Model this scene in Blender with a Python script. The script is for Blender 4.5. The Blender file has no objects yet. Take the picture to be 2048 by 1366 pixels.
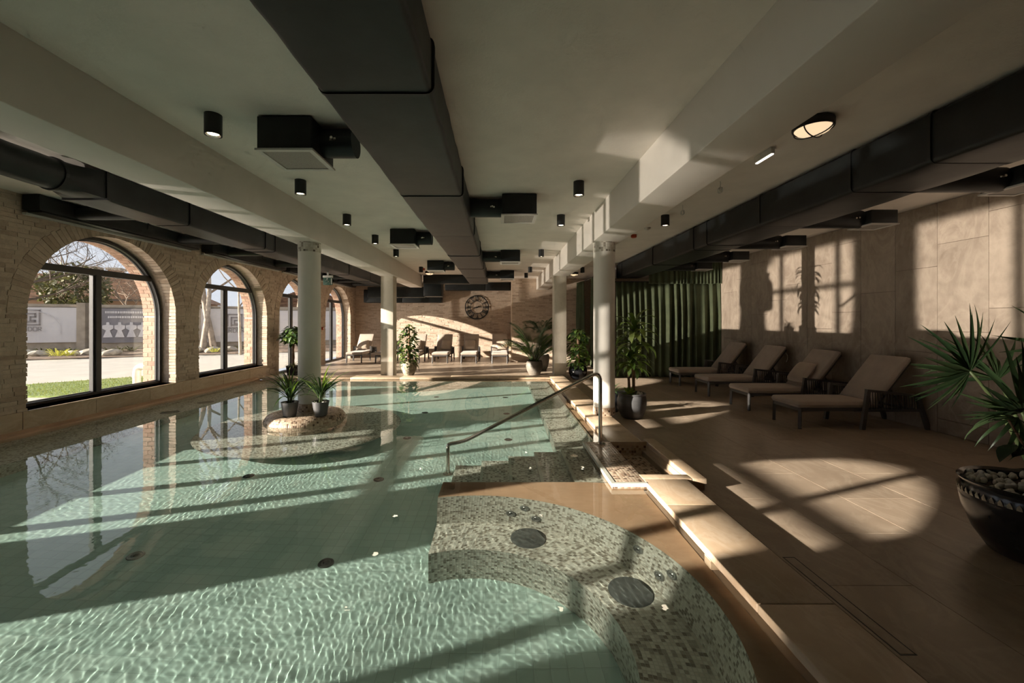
import bpy, bmesh, math, random
import numpy as np
from mathutils import Vector, Matrix, noise as mnoise

random.seed(7)
scene = bpy.context.scene
COL = scene.collection
PI = math.pi

# ------------------------------------------------------------------ camera, world, sun, exposure
EYE = 1.58
cam_data = bpy.data.cameras.new('camera')
cam_data.lens = 822.0 * 36.0 / 2048.0
cam_data.sensor_width = 36.0
cam_data.shift_x = 26.0 / 2048.0
cam_data.shift_y = -40.0 / 2048.0
cam_data.clip_start = 0.05
cam_data.clip_end = 400
cam = bpy.data.objects.new('camera', cam_data)
cam.location = (0, 0, EYE)
cam.rotation_euler = (PI / 2, 0, 0)
COL.objects.link(cam)
scene.camera = cam

world = bpy.data.worlds.new('sky')
scene.world = world
world.use_nodes = True
bg = world.node_tree.nodes['Background']
bg.inputs['Color'].default_value = (0.88, 0.91, 1.0, 1)
bg.inputs['Strength'].default_value = 0.43

SUN_DIR = Vector((3.0, 1.15, -0.777)).normalized()      # the way the low sunlight travels
sun_data = bpy.data.lights.new('sun', 'SUN')
sun_data.energy = 9.0
sun_data.color = (1.0, 0.885, 0.76)
sun_data.angle = math.radians(0.55)
sun = bpy.data.objects.new('sun', sun_data)
sun.rotation_euler = SUN_DIR.to_track_quat('-Z', 'Y').to_euler()
sun.location = (-30, -10, 12)
COL.objects.link(sun)
sun_data.cycles.is_caustics_light = True

vs = scene.view_settings
vs.view_transform = 'Standard'
vs.look = 'None'
vs.exposure = 1.15
vs.gamma = 1.0
vs.use_curve_mapping = False
cy = scene.cycles
cy.max_bounces = 7
cy.diffuse_bounces = 4
cy.glossy_bounces = 3
cy.transmission_bounces = 4
cy.transparent_max_bounces = 10
cy.sample_clamp_indirect = 4.0
cy.caustics_reflective = True
cy.caustics_refractive = True
cy.use_denoising = True
cy.use_adaptive_sampling = True
cy.adaptive_threshold = 0.055
cy.adaptive_min_samples = 14

# ------------------------------------------------------------------ main dimensions (metres)
WX = -6.36          # inner face of the window wall
FX = -6.67          # plane of the window frames
RX = 6.27           # right wall
YF = 18.28          # far brick wall
YA = 16.25          # nearer brick wall beside the curtain
CEIL = 3.28
BEAM = 2.83
WATER = 0.06
COPE = 0.11
WIN_R = 1.278
WIN_Y = [None, 0.05, 3.50, 6.82, 10.0, 13.17, 16.35]
SPRING = 1.688
SILL = 0.378
SP = 1.70           # downlights etc hang from the ceiling at CEIL

# ------------------------------------------------------------------ mesh helpers
class MB:
    def __init__(self):
        self.v = []; self.f = []; self.uv = {}
    def add(self, verts, faces, uvs=None):
        o = len(self.v)
        self.v += [tuple(p) for p in verts]
        for i, fc in enumerate(faces):
            if uvs is not None:
                self.uv[len(self.f)] = uvs[i]
            self.f.append(tuple(o + k for k in fc))
        return self
    def box(self, x0, x1, y0, y1, z0, z1):
        v = [(x0,y0,z0),(x1,y0,z0),(x1,y1,z0),(x0,y1,z0),(x0,y0,z1),(x1,y0,z1),(x1,y1,z1),(x0,y1,z1)]
        f = [(0,3,2,1),(4,5,6,7),(0,1,5,4),(1,2,6,5),(2,3,7,6),(3,0,4,7)]
        return self.add(v, f)
    def obox(self, p0, p1, w, h, up=(0,0,1)):
        """a bar of rectangular section w x h from p0 to p1"""
        a, b = Vector(p0), Vector(p1); d = (b-a).normalized(); u = Vector(up)
        s = d.cross(u)
        if s.length < 1e-4: s = d.cross(Vector((1,0,0)))
        s.normalize(); u = s.cross(d).normalized()
        v = []
        for p in (a, b):
            for i, j in ((-1,-1),(1,-1),(1,1),(-1,1)):
                v.append(p + s*(i*w/2) + u*(j*h/2))
        return self.add(v, [(0,1,2,3),(7,6,5,4),(0,4,5,1),(1,5,6,2),(2,6,7,3),(3,7,4,0)])
    def tube(self, path, r, n=8, caps=True):
        path = [Vector(p) for p in path]
        rs = r if isinstance(r, (list, tuple)) else [r]*len(path)
        rings = []; prev = None
        for i, p in enumerate(path):
            d = (path[min(i+1, len(path)-1)] - path[max(i-1, 0)]).normalized()
            if prev is None:
                s = d.cross(Vector((0,0,1)))
                if s.length < 1e-3: s = d.cross(Vector((1,0,0)))
            else:
                s = prev - d*prev.dot(d)
            s.normalize(); prev = s; u = s.cross(d)
            rings.append([p + (s*math.cos(2*PI*k/n) + u*math.sin(2*PI*k/n))*rs[i] for k in range(n)])
        v = [q for rg in rings for q in rg]; f = []
        for i in range(len(path)-1):
            for k in range(n):
                f.append((i*n+k, i*n+(k+1)%n, (i+1)*n+(k+1)%n, (i+1)*n+k))
        if caps:
            f.append(tuple(reversed(range(n)))); f.append(tuple((len(path)-1)*n+k for k in range(n)))
        return self.add(v, f)
    def lathe(self, prof, c=(0,0,0), n=24, a0=0.0, a1=2*PI, uvscale=None):
        """profile [(r, z)...] turned about the vertical through c"""
        full = abs((a1-a0) - 2*PI) < 1e-6
        m = n if full else n+1
        v = []; f = []; uvs = []
        L = [0.0]
        for i in range(1, len(prof)):
            L.append(L[-1] + math.hypot(prof[i][0]-prof[i-1][0], prof[i][1]-prof[i-1][1]))
        for (r, z) in prof:
            for k in range(m):
                a = a0 + (a1-a0)*k/n
                v.append((c[0]+r*math.cos(a), c[1]+r*math.sin(a), c[2]+z))
        rm = max(p[0] for p in prof) if uvscale is None else uvscale
        for i in range(len(prof)-1):
            for k in range(n):
                k2 = (k+1) % m
                f.append((i*m+k, i*m+k2, (i+1)*m+k2, (i+1)*m+k))
                A0 = (a0+(a1-a0)*k/n)*rm; A1 = (a0+(a1-a0)*(k+1)/n)*rm
                uvs.append([(A0,L[i]),(A1,L[i]),(A1,L[i+1]),(A0,L[i+1])])
        return self.add(v, f, uvs)
    def disc(self, c, r, n=24, up=1, z=0):
        v = [(c[0]+r*math.cos(2*PI*k/n), c[1]+r*math.sin(2*PI*k/n), c[2]) for k in range(n)]
        return self.add(v, [tuple(range(n)) if up > 0 else tuple(reversed(range(n)))])
    def prism(self, poly, axis, a0, a1):
        """extrude a 2D polygon along an axis ('x','y','z')"""
        def P(p, a):
            return {'x': (a, p[0], p[1]), 'y': (p[0], a, p[1]), 'z': (p[0], p[1], a)}[axis]
        n = len(poly)
        v = [P(p, a0) for p in poly] + [P(p, a1) for p in poly]
        f = [tuple(reversed(range(n))), tuple(range(n, 2*n))]
        for k in range(n):
            f.append((k, (k+1) % n, n+(k+1) % n, n+k))
        return self.add(v, f)
    def mesh(self, name, mat, smooth=False, recalc=True):
        me = bpy.data.meshes.new(name)
        me.from_pydata(self.v, [], self.f)
        uvl = me.uv_layers.new(name='uv')
        buf = np.zeros((len(me.loops), 2), dtype=np.float32)
        V = self.v
        li = 0
        for i, fc in enumerate(self.f):
            if i in self.uv:
                for q in self.uv[i]:
                    buf[li] = q; li += 1
            else:
                a, b, c = (Vector(V[fc[0]]), Vector(V[fc[1]]), Vector(V[fc[2]]))
                nn = (b-a).cross(c-a); ax = max(range(3), key=lambda k: abs(nn[k]))
                u, w = ((1,2),(0,2),(0,1))[ax]
                for k in fc:
                    buf[li] = (V[k][u], V[k][w]); li += 1
        uvl.data.foreach_set('uv', buf.ravel())
        if recalc:
            bm = bmesh.new(); bm.from_mesh(me); bmesh.ops.recalc_face_normals(bm, faces=bm.faces); bm.to_mesh(me); bm.free()
        if smooth:
            me.polygons.foreach_set('use_smooth', [True]*len(me.polygons))
            if smooth is not True:
                me.set_sharp_from_angle(angle=math.radians(smooth))
        if mat is not None:
            me.materials.append(mat)
        me.update()
        return me
    def build(self, name, mat, parent=None, smooth=False, recalc=True):
        return link(name, self.mesh(name, mat, smooth, recalc), parent)

def link(name, me, parent=None, loc=None, rot=None, scale=None):
    o = bpy.data.objects.new(name, me)
    COL.objects.link(o)
    if parent is not None: o.parent = parent
    if loc is not None: o.location = loc
    if rot is not None: o.rotation_euler = rot
    if scale is not None: o.scale = scale
    return o

def tag(o, label, cat=None, group=None, kind=None):
    o['label'] = label
    if cat: o['category'] = cat
    if group: o['group'] = group
    if kind: o['kind'] = kind
    return o

def struct(o, label):
    o['label'] = label; o['kind'] = 'structure'
    return o

def thing(name, label, cat, loc=(0,0,0), rz=0.0, group=None):
    o = bpy.data.objects.new(name, None)
    COL.objects.link(o)
    o.location = loc; o.rotation_euler = (0,0,rz); o.empty_display_size = 0.1
    return tag(o, label, cat, group)

def rbox_mesh(name, x0, x1, y0, y1, z0, z1, r, mat, seg=2, smooth=True):
    bm = bmesh.new()
    bmesh.ops.create_cube(bm, size=1.0)
    for v in bm.verts:
        v.co = Vector(((x0+x1)/2 + v.co.x*(x1-x0), (y0+y1)/2 + v.co.y*(y1-y0), (z0+z1)/2 + v.co.z*(z1-z0)))
    if r > 0:
        bmesh.ops.bevel(bm, geom=bm.edges[:], offset=r, segments=seg, affect='EDGES', profile=0.5)
    uvl = bm.loops.layers.uv.new('uv')
    for f in bm.faces:
        ax = max(range(3), key=lambda k: abs(f.normal[k])); u, w = ((1,2),(0,2),(0,1))[ax]
        for l in f.loops: l[uvl].uv = (l.vert.co[u], l.vert.co[w])
    me = bpy.data.meshes.new(name); bm.to_mesh(me); bm.free()
    if smooth and seg > 1:
        me.polygons.foreach_set('use_smooth', [True]*len(me.polygons)); me.set_sharp_from_angle(angle=math.radians(50))
    me.materials.append(mat)
    return me

def rbox(name, x0, x1, y0, y1, z0, z1, r, mat, parent=None, seg=2):
    return link(name, rbox_mesh(name, x0, x1, y0, y1, z0, z1, r, mat, seg), parent)

def tree_copy(o, parent=None):
    c = o.copy(); COL.objects.link(c); c.parent = parent
    for ch in list(o.children): tree_copy(ch, c)
    return c

GLINT = 1.0e7
PAVING_GLINT = 0.45
# ------------------------------------------------------------------ materials
class NT:
    def __init__(self, name):
        self.m = bpy.data.materials.new(name); self.m.use_nodes = True
        self.t = self.m.node_tree; self.n = self.t.nodes; self.l = self.t.links
        self.p = self.n['Principled BSDF']; self.out = self.n['Material Output']
    def node(self, typ, **kw):
        nd = self.n.new(typ)
        for k, v in kw.items(): setattr(nd, k, v)
        return nd
    def put(self, sock, val):
        if hasattr(val, 'is_output'): self.l.new(val, sock)
        elif isinstance(val, (tuple, list)) and len(val) == 3 and sock.type == 'RGBA': sock.default_value = (*val, 1)
        else: sock.default_value = val
    def math(self, op, a, b=0.0, c=None, clamp=False):
        nd = self.node('ShaderNodeMath', operation=op); nd.use_clamp = clamp
        self.put(nd.inputs[0], a); self.put(nd.inputs[1], b)
        if c is not None: self.put(nd.inputs[2], c)
        return nd.outputs[0]
    def vmath(self, op, a, b=None, out=0, scale=None):
        nd = self.node('ShaderNodeVectorMath', operation=op); self.put(nd.inputs[0], a)
        if b is not None: self.put(nd.inputs[1], b)
        if scale is not None: self.put(nd.inputs['Scale'], scale)
        return nd.outputs[out]
    def pos(self): return self.node('ShaderNodeNewGeometry').outputs['Position']
    def objc(self): return self.node('ShaderNodeTexCoord').outputs['Object']
    def uv(self): return self.node('ShaderNodeTexCoord').outputs['UV']
    def noise(self, vec, scale, detail=3.0, rough=0.55, dist=0.0, out='Fac'):
        nd = self.node('ShaderNodeTexNoise'); self.put(nd.inputs['Vector'], vec)
        nd.inputs['Scale'].default_value = scale; nd.inputs['Detail'].default_value = detail
        nd.inputs['Roughness'].default_value = rough; nd.inputs['Distortion'].default_value = dist
        return nd.outputs[out]
    def ramp(self, fac, stops, mode='LINEAR'):
        nd = self.node('ShaderNodeValToRGB'); cr = nd.color_ramp; cr.interpolation = mode
        while len(cr.elements) < len(stops): cr.elements.new(0.5)
        for e, (p, c) in zip(cr.elements, stops):
            e.position = p; e.color = (*c, 1) if len(c) == 3 else c
        self.put(nd.inputs[0], fac)
        return nd.outputs[0]
    def mix(self, fac, a, b, mode='MIX'):
        nd = self.node('ShaderNodeMix', data_type='RGBA', blend_type=mode)
        self.put(nd.inputs[0], fac); self.put(nd.inputs[6], a); self.put(nd.inputs[7], b)
        return nd.outputs[2]
    def bump(self, h, strength=0.3, dist=0.01):
        nd = self.node('ShaderNodeBump'); nd.inputs['Strength'].default_value = strength
        nd.inputs['Distance'].default_value = dist; self.put(nd.inputs['Height'], h)
        self.l.new(nd.outputs[0], self.p.inputs['Normal'])
    def rnd(self):
        """one random number for each loose piece: by object and by mesh island"""
        a = self.node('ShaderNodeObjectInfo').outputs['Random']
        b = self.node('ShaderNodeNewGeometry').outputs['Random Per Island']
        return self.math('FRACT', self.math('ADD', a, b))
    def done(self, color=None, rough=None, metal=None, spec=None):
        if color is not None: self.put(self.p.inputs['Base Color'], color)
        if rough is not None: self.put(self.p.inputs['Roughness'], rough)
        if metal is not None: self.put(self.p.inputs['Metallic'], metal)
        if spec is not None: self.put(self.p.inputs['Specular IOR Level'], spec)
        return self.m

def s2l(r, g, b):
    return tuple((c/255/12.92 if c/255 <= 0.04045 else ((c/255+0.055)/1.055)**2.4) for c in (r, g, b))

def plain(name, color, rough=0.5, metal=0.0, var=0.06, scale=8.0, bump=0.0, bscale=120.0, spec=0.5, obj=False):
    t = NT(name)
    v = t.objc() if obj else t.pos()
    n = t.noise(v, scale, 4)
    lo = tuple(c*(1-var*2) for c in color); hi = tuple(min(1, c*(1+var*2)) for c in color)
    c = t.ramp(n, [(0.25, lo), (0.75, hi)])
    if bump: t.bump(t.noise(v, bscale, 3), bump, 0.004)
    return t.done(c, rough, metal, spec)

def stone_mat(name, c1, c2, rough, scale=2.5, stretch=(1,1,1), tilevar=0.12, bump=0.15, veins=None):
    t = NT(name)
    v = t.vmath('MULTIPLY', t.pos(), stretch)
    n1 = t.noise(v, scale, 6, 0.6, 0.6); n2 = t.noise(v, scale*9, 4, 0.6)
    f = t.math('ADD', t.math('MULTIPLY', n1, 0.7), t.math('MULTIPLY', n2, 0.3))
    c = t.ramp(f, [(0.3, c1), (0.7, c2)])
    if veins:
        w = t.math('ABSOLUTE', t.math('SUBTRACT', t.noise(v, scale*1.7, 5, 0.6, 1.5), 0.5))
        c = t.mix(t.math('MULTIPLY', t.math('SUBTRACT', 1.0, t.math('MULTIPLY', w, 14, clamp=True), clamp=True), 0.35), c, veins)
    k = t.math('ADD', 1-tilevar/2, t.math('MULTIPLY', t.rnd(), tilevar))
    c = t.vmath('SCALE', c, scale=k)
    t.bump(n2, bump, 0.004)
    r = t.math('ADD', rough-0.08, t.math('MULTIPLY', n2, 0.16))
    return t.done(c, r)

def mosaic_mat(name, cols, size=0.024, grout=(0.55,0.53,0.47), rough=0.25, gw=0.09):
    t = NT(name)
    uv = t.vmath('SCALE', t.uv(), scale=1.0/size)
    cell = t.vmath('FLOOR', uv)
    wn = t.node('ShaderNodeTexWhiteNoise', noise_dimensions='3D'); t.put(wn.inputs['Vector'], cell)
    stops = [(p, c) for p, c in cols]
    c = t.ramp(wn.outputs['Value'], stops, 'CONSTANT')
    fr = t.vmath('FRACTION', uv)
    sx = t.node('ShaderNodeSeparateXYZ'); t.put(sx.inputs[0], fr)
    def edge(a): return t.math('MINIMUM', a, t.math('SUBTRACT', 1.0, a))
    e = t.math('MINIMUM', edge(sx.outputs[0]), edge(sx.outputs[1]))
    g = t.math('LESS_THAN', e, gw/2)
    c = t.mix(g, c, grout)
    h = t.math('MULTIPLY', t.math('SUBTRACT', e, gw*0.4), 8.0, clamp=True)
    t.bump(h, 0.5, 0.003)
    return t.done(c, t.math('ADD', rough, t.math('MULTIPLY', g, 0.4)))

MT = {}
MT['travertine'] = stone_mat('travertine', (0.47,0.33,0.21), (0.66,0.51,0.36), 0.38, 2.2, (1,0.55,1), 0.16, 0.12, (0.72,0.60,0.46))
MT['travertine_warm'] = stone_mat('travertine_warm', (0.50,0.31,0.20), (0.66,0.45,0.31), 0.34, 2.0, (0.5,1,1), 0.08, 0.1)
MT['floor_tile'] = stone_mat('floor_tile', (0.31,0.235,0.17), (0.43,0.335,0.25), 0.36, 1.6, (1,0.6,1), 0.14, 0.12, (0.52,0.43,0.33))
MT['grout'] = plain('grout', (0.30,0.24,0.18), 0.8)
MT['wall_tile'] = stone_mat('wall_tile', (0.25,0.195,0.15), (0.47,0.39,0.31), 0.55, 1.3, (1,1,0.6), 0.14, 0.2, (0.52,0.44,0.35))
MT['wall_joint'] = plain('wall_joint', (0.20,0.155,0.12), 0.8)
MT['plaster'] = plain('ceiling_plaster', (0.82,0.765,0.70), 0.85, var=0.03, scale=3, bump=0.5, bscale=45)
MT['beam_paint'] = plain('beam_paint', (0.75,0.70,0.64), 0.6, var=0.02, scale=2, bump=0.08, bscale=60)
MT['column_paint'] = plain('column_paint', (0.78,0.75,0.68), 0.45, var=0.02, scale=2)
MT['concrete'] = stone_mat('pillar_concrete', (0.56,0.50,0.41), (0.72,0.66,0.56), 0.6, 3.0, (1,1,0.6), 0.03, 0.2)
MT['duct'] = plain('duct_wrap', (0.011,0.0135,0.0145), 0.45, var=0.25, scale=5, bump=0.3, bscale=9, spec=0.4)
MT['duct_seam'] = plain('duct_seam', (0.008,0.009,0.010), 0.5)
MT['black_metal'] = plain('black_metal', (0.016,0.017,0.018), 0.42)
MT['frame_metal'] = plain('anthracite_frame', (0.055,0.052,0.050), 0.38)
MT['white_metal'] = plain('white_metal', (0.62,0.60,0.56), 0.45)
MT['steel'] = plain('brushed_steel', (0.62,0.58,0.53), 0.22, 1.0, 0.05, 30)
MT['mosaic'] = mosaic_mat('mosaic_mix', [(0.0,(0.74,0.71,0.63)),(0.42,(0.62,0.58,0.50)),(0.66,(0.40,0.36,0.30)),(0.84,(0.27,0.235,0.185))])
MT['mosaic_dry'] = mosaic_mat('mosaic_dry', [(0.0,(0.58,0.45,0.33)),(0.36,(0.48,0.36,0.26)),(0.62,(0.34,0.23,0.155)),(0.82,(0.14,0.09,0.06))], 0.030, (0.46,0.38,0.30))
MT['pool_tile'] = mosaic_mat('pool_tile', [(0.0,(0.57,0.74,0.68)),(0.3,(0.59,0.76,0.70)),(0.6,(0.61,0.77,0.71)),(0.85,(0.55,0.72,0.66))], 0.10, (0.43,0.57,0.52), 0.35, 0.03)

def brick_mat(name, stops, rough=0.8):
    t = NT(name)
    v = t.pos()
    c = t.ramp(t.rnd(), stops)
    n = t.noise(v, 14, 5, 0.65); n2 = t.noise(v, 55, 4)
    k = t.math('ADD', 0.72, t.math('MULTIPLY', n, 0.56))
    c = t.vmath('SCALE', c, scale=k)
    t.bump(t.math('ADD', n2, n), 0.6, 0.006)
    return t.done(c, rough)
MT['brick'] = brick_mat('buff_brick', [(0.0,(0.44,0.33,0.24)),(0.2,(0.55,0.43,0.33)),(0.55,(0.62,0.50,0.39)),(0.88,(0.57,0.44,0.335)),(1.0,(0.42,0.31,0.225))])
MT['mortar'] = plain('mortar', (0.56,0.455,0.355), 0.9, var=0.12, scale=20, bump=0.5, bscale=60)
MT['brick_red'] = brick_mat('red_brick', [(0.0,(0.36,0.215,0.15)),(0.4,(0.44,0.28,0.20)),(0.7,(0.48,0.34,0.25)),(1.0,(0.33,0.18,0.125))])
MT['mortar_pale'] = plain('mortar_pale', (0.62,0.55,0.45), 0.9, var=0.08, scale=20)

def glass_mat():
    t = NT('window_glass')
    lw = t.node('ShaderNodeLayerWeight'); lw.inputs['Blend'].default_value = 0.5
    fac = t.math('ADD', 0.045, t.math('MULTIPLY', t.math('POWER', lw.outputs['Facing'], 5.0), 0.9))
    tr = t.node('ShaderNodeBsdfTransparent'); tr.inputs[0].default_value = (0.93,0.95,0.94,1)
    gl = t.node('ShaderNodeBsdfGlossy'); gl.inputs['Roughness'].default_value = 0.0
    mx = t.node('ShaderNodeMixShader')
    t.l.new(fac, mx.inputs[0]); t.l.new(tr.outputs[0], mx.inputs[1]); t.l.new(gl.outputs[0], mx.inputs[2])
    t.l.new(mx.outputs[0], t.out.inputs['Surface'])
    return t.m
MT['glass'] = glass_mat()

def water_mat():
    t = NT('pool_water')
    t.p.inputs['Transmission Weight'].default_value = 1.0
    t.p.inputs['IOR'].default_value = 1.333
    return t.done((0.85,0.955,0.90), 0.0)
MT['water'] = water_mat()

def emit_mat(name, color, strength):
    t = NT(name)
    t.p.inputs['Base Color'].default_value = (*color, 1)
    t.p.inputs['Emission Color'].default_value = (*color, 1)
    t.p.inputs['Emission Strength'].default_value = strength
    t.p.inputs['Roughness'].default_value = 0.4
    t.m.cycles.emission_sampling = 'NONE'
    return t.m
# ------------------------------------------------------------------ the room shell
Y0 = -2.4
OUT = -6.95                      # outer face of the window wall
def bottom_of(i): return SILL if i <= 4 else 0.0

def outline(yc, half, bot, n=28):
    """the edge of an arched opening from the near foot over the arch to the far foot: (y, z)"""
    p = [(yc-half, bot)]
    for k in range(n+1):
        a = PI - PI*k/n
        p.append((yc + half*math.cos(a), SPRING + half*math.sin(a)))
    p.append((yc+half, bot))
    return p

def arch_plane(mb, x, half, ya, yb, idx):
    """one vertical face of the wall with its arched holes"""
    edges = [ya]
    for i in idx[:-1]: edges.append((WIN_Y[i]+WIN_Y[i+1])/2)
    edges.append(yb)
    for j, i in enumerate(idx):
        a, b = edges[j], edges[j+1]; yc = WIN_Y[i]; bot = bottom_of(i)
        o = outline(yc, half, bot)
        q = lambda *pts: mb.add([(x, p[0], p[1]) for p in pts], [tuple(range(len(pts)))])
        if bot > 0: q((a,0),(b,0),(b,bot),(a,bot))
        q((a,bot),(yc-half,bot),(yc-half,SPRING),(a,SPRING))
        q((yc+half,bot),(b,bot),(b,SPRING),(yc+half,SPRING))
        q((a,SPRING),(yc-half,SPRING),(yc-half,CEIL),(a,CEIL))
        q((yc+half,SPRING),(b,SPRING),(b,CEIL),(yc+half,CEIL))
        for k in range(1, len(o)-2):
            q(o[k], o[k+1], (o[k+1][0],CEIL), (o[k][0],CEIL))
def reveal(mb, x0, x1, half, i):
    o = outline(WIN_Y[i], half, bottom_of(i))
    for k in range(len(o)-1):
        (a, b), (c, d) = o[k], o[k+1]
        mb.add([(x0,a,b),(x1,a,b),(x1,c,d),(x0,c,d)], [(0,1,2,3)])
    mb.add([(x0,o[0][0],o[0][1]),(x1,o[0][0],o[0][1]),(x1,o[-1][0],o[-1][1]),(x0,o[-1][0],o[-1][1])], [(0,1,2,3)])

ALL = list(range(1, 7))
HALF_OUT = WIN_R - 0.055
mb = MB()
arch_plane(mb, WX-0.012, WIN_R+0.006, Y0, YF+0.3, ALL)
for i in ALL: reveal(mb, WX-0.012, FX-0.03, WIN_R+0.006, i)
wall_left = struct(mb.build('wall_left', MT['mortar'], recalc=False), 'buff brick wall with four tall arched openings along the pool')
mb = MB()
arch_plane(mb, FX-0.03, HALF_OUT+0.004, Y0, YF+0.3, ALL)
arch_plane(mb, OUT, HALF_OUT+0.004, Y0, YF+0.3, ALL)
for i in ALL: reveal(mb, FX-0.03, OUT, HALF_OUT+0.004, i)
mb.build('outer_leaf', MT['mortar_pale'], wall_left, recalc=False)

# ---- bricks of the window wall: courses, arch rings, jamb bricks
rng = random.Random(3)
COURSE, BL, JO = 0.060, 0.265, 0.008
bricks = []        # (y, verts)
def brick_box(y0, y1, z0, z1, deep=False):
    p = 0.002 + rng.random()*0.009
    j = lambda: (rng.random()-0.5)*0.005
    xa = WX-0.012+p; xb = WX-0.20 if deep else WX-0.03
    v = [(xb,y0,z0),(xa,y0+j(),z0+j()),(xa,y1+j(),z0+j()),(xb,y1,z0),(xb,y0,z1),(xa,y0+j(),z1+j()),(xa,y1+j(),z1+j()),(xb,y1,z1)]
    return v
BF = [(0,3,2,1),(4,5,6,7),(0,1,5,4),(1,2,6,5),(2,3,7,6),(3,0,4,7)]
RING = 0.235
def blocked(z0, z1):
    out = []
    zm = (z0+z1)/2
    for i in ALL:
        yc = WIN_Y[i]
        if zm < bottom_of(i): continue
        if zm <= SPRING: out.append((yc-WIN_R, yc+WIN_R, True))
        else:
            R = WIN_R + RING; h = zm - SPRING
            if h < R: out.append((yc-math.sqrt(R*R-h*h)-0.008, yc+math.sqrt(R*R-h*h)+0.008, False))
    return out
nc = int(CEIL/COURSE)+1
for c in range(nc):
    z0 = c*COURSE; z1 = min(z0 + COURSE - JO, CEIL)
    if z1 - z0 < 0.02: continue
    bl = blocked(z0, z1)
    y = Y0 - (c % 2)*BL/2 - rng.random()*0.02
    while y < YF:
        L = BL*(1 if rng.random() > 0.18 else 0.5)*(0.96+0.08*rng.random())
        a, b = y, y + L - JO; y += L
        spans = [(a, b, False)]
        for (p, q, jamb) in bl:
            ns = []
            for (s, e, d) in spans:
                if e <= p or s >= q: ns.append((s, e, d or (jamb and (abs(e-p) < 0.03 or abs(s-q) < 0.03))))
                else:
                    if s < p: ns.append((s, p+(0.004 if jamb else -0.004), jamb))
                    if e > q: ns.append((q-(0.004 if jamb else -0.004), e, jamb))
            spans = ns
        for (s, e, d) in spans:
            e = min(e, YF)
            if e - s < 0.025 or s < Y0: continue
            if z1 < 0.40 and s < 11.0: continue          # the stone apron runs here
            bricks.append((s, brick_box(s, e, z0, z1, d)))
for i in ALL:
    n = 62
    for k in range(n):
        a0 = PI*k/n + 0.0025; a1 = PI*(k+1)/n - 0.0025
        p = 0.003 + rng.random()*0.009
        r0, r1 = WIN_R-0.004, WIN_R+RING*(0.93+0.1*rng.random())
        v = []
        for (r, aa) in ((r0,a0),(r0,a1),(r1,a1),(r1,a0)):
            v.append((WX-0.012+p, WIN_Y[i]+r*math.cos(aa), SPRING+r*math.sin(aa)))
        v += [(WX-0.20, q[1], q[2]) for q in v]
        bricks.append((WIN_Y[i]-1.6, v, 'ring'))
RF = [(0,1,2,3),(7,6,5,4),(0,4,5,1),(1,5,6,2),(2,6,7,3),(3,7,4,0)]
bricks.sort(key=lambda b: b[0])
rest = MB(); single = 0
for b in bricks:
    faces = RF if len(b) == 3 else BF
    vis = max(p[1] for p in b[1]) > 5.25 and not (b[1][0][2] > 3.02)
    if single < 300 and vis:
        MB().add(b[1], faces).build('brick', MT['brick'], wall_left); single += 1
    else:
        rest.add(b[1], faces)
r_ = rest.build('brickwork', MT['brick'], wall_left); r_['kind'] = 'stuff'
# red bricks of the outer jambs seen through the panes
red = MB(); nred = 0
for i in ALL:
    yc = WIN_Y[i]
    zc = bottom_of(i)
    k = 0
    while zc < SPRING - 0.02:
        z1 = min(zc + 0.074, SPRING)
        for (xa, xb) in (((FX-0.035, FX-0.19), (FX-0.20, OUT-0.01)) if k % 2 == 0 else ((FX-0.035, FX-0.11), (FX-0.12, OUT-0.01))):
            for s in (1,) if i != 3 else (1,):
                y0 = yc + HALF_OUT - 0.006 - rng.random()*0.004
                m = MB().box(xb, xa, y0, yc+HALF_OUT+0.05, zc, z1)
                if i == 3 and nred < 60: m.build('brick', MT['brick_red'], wall_left); nred += 1
                else: red.add(m.v, m.f)
        zc += 0.086; k += 1
    n = 52
    for k in range(n):
        a0 = PI*k/n + 0.004; a1 = PI*(k+1)/n - 0.004
        for (xa, xb) in (((FX-0.035, FX-0.19), (FX-0.20, OUT-0.01)) if k % 2 == 0 else ((FX-0.035, FX-0.11), (FX-0.12, OUT-0.01))):
            r0, r1 = HALF_OUT-0.006-rng.random()*0.003, HALF_OUT+0.05
            v = [(xa, yc+r*math.cos(a), SPRING+r*math.sin(a)) for (r, a) in ((r0,a0),(r0,a1),(r1,a1),(r1,a0))]
            v += [(xb, q[1], q[2]) for q in v]
            red.add(v, RF)
r_ = red.build('outer_brickwork', MT['brick_red'], wall_left); r_['kind'] = 'stuff'

# ---- stone apron and sills under the windows, narrow ledge at the water
ap = struct(bpy.data.objects.new('trim_1', None), 'travertine apron and sills below the pool-side arched windows'); COL.objects.link(ap)
ys = [4.0, 5.5, 7.0, 8.41, 9.7, 11.15]
ya = 5.48
for k in range(6):
    yb = min(ya + 1.0, 11.2)
    if yb - ya > 0.05:
        rbox('apron_slab', WX-0.02, WX+0.012, ya+0.002, yb-0.002, 0.06, SILL-0.004, 0.003, MT['travertine'], ap, 1)
    ya = yb
rbox('apron_slab', WX-0.02, WX+0.012, Y0, 5.476, 0.06, SILL-0.004, 0.003, MT['travertine'], ap, 1)
for i in (1, 2, 3, 4):
    rbox('sill', FX-0.02, WX+0.016, WIN_Y[i]-WIN_R+0.004, WIN_Y[i]+WIN_R-0.004, SILL-0.03, SILL, 0.004, MT['travertine'], ap, 1)
# rounded ledge where the apron meets the water
prof = [(WX-0.01,-0.02),(WX+0.105,-0.02),(WX+0.105,0.075)] + [(WX+0.105-0.03*(1-math.cos(t)), 0.075+0.03*math.sin(t)) for t in (0.4,0.8,1.2,1.57)] + [(WX+0.03,0.115),(WX-0.01,0.16)]
led = MB().prism(prof, 'y', Y0, 10.75).build('ledge', MT['travertine_warm'], ap, smooth=40)

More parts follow.
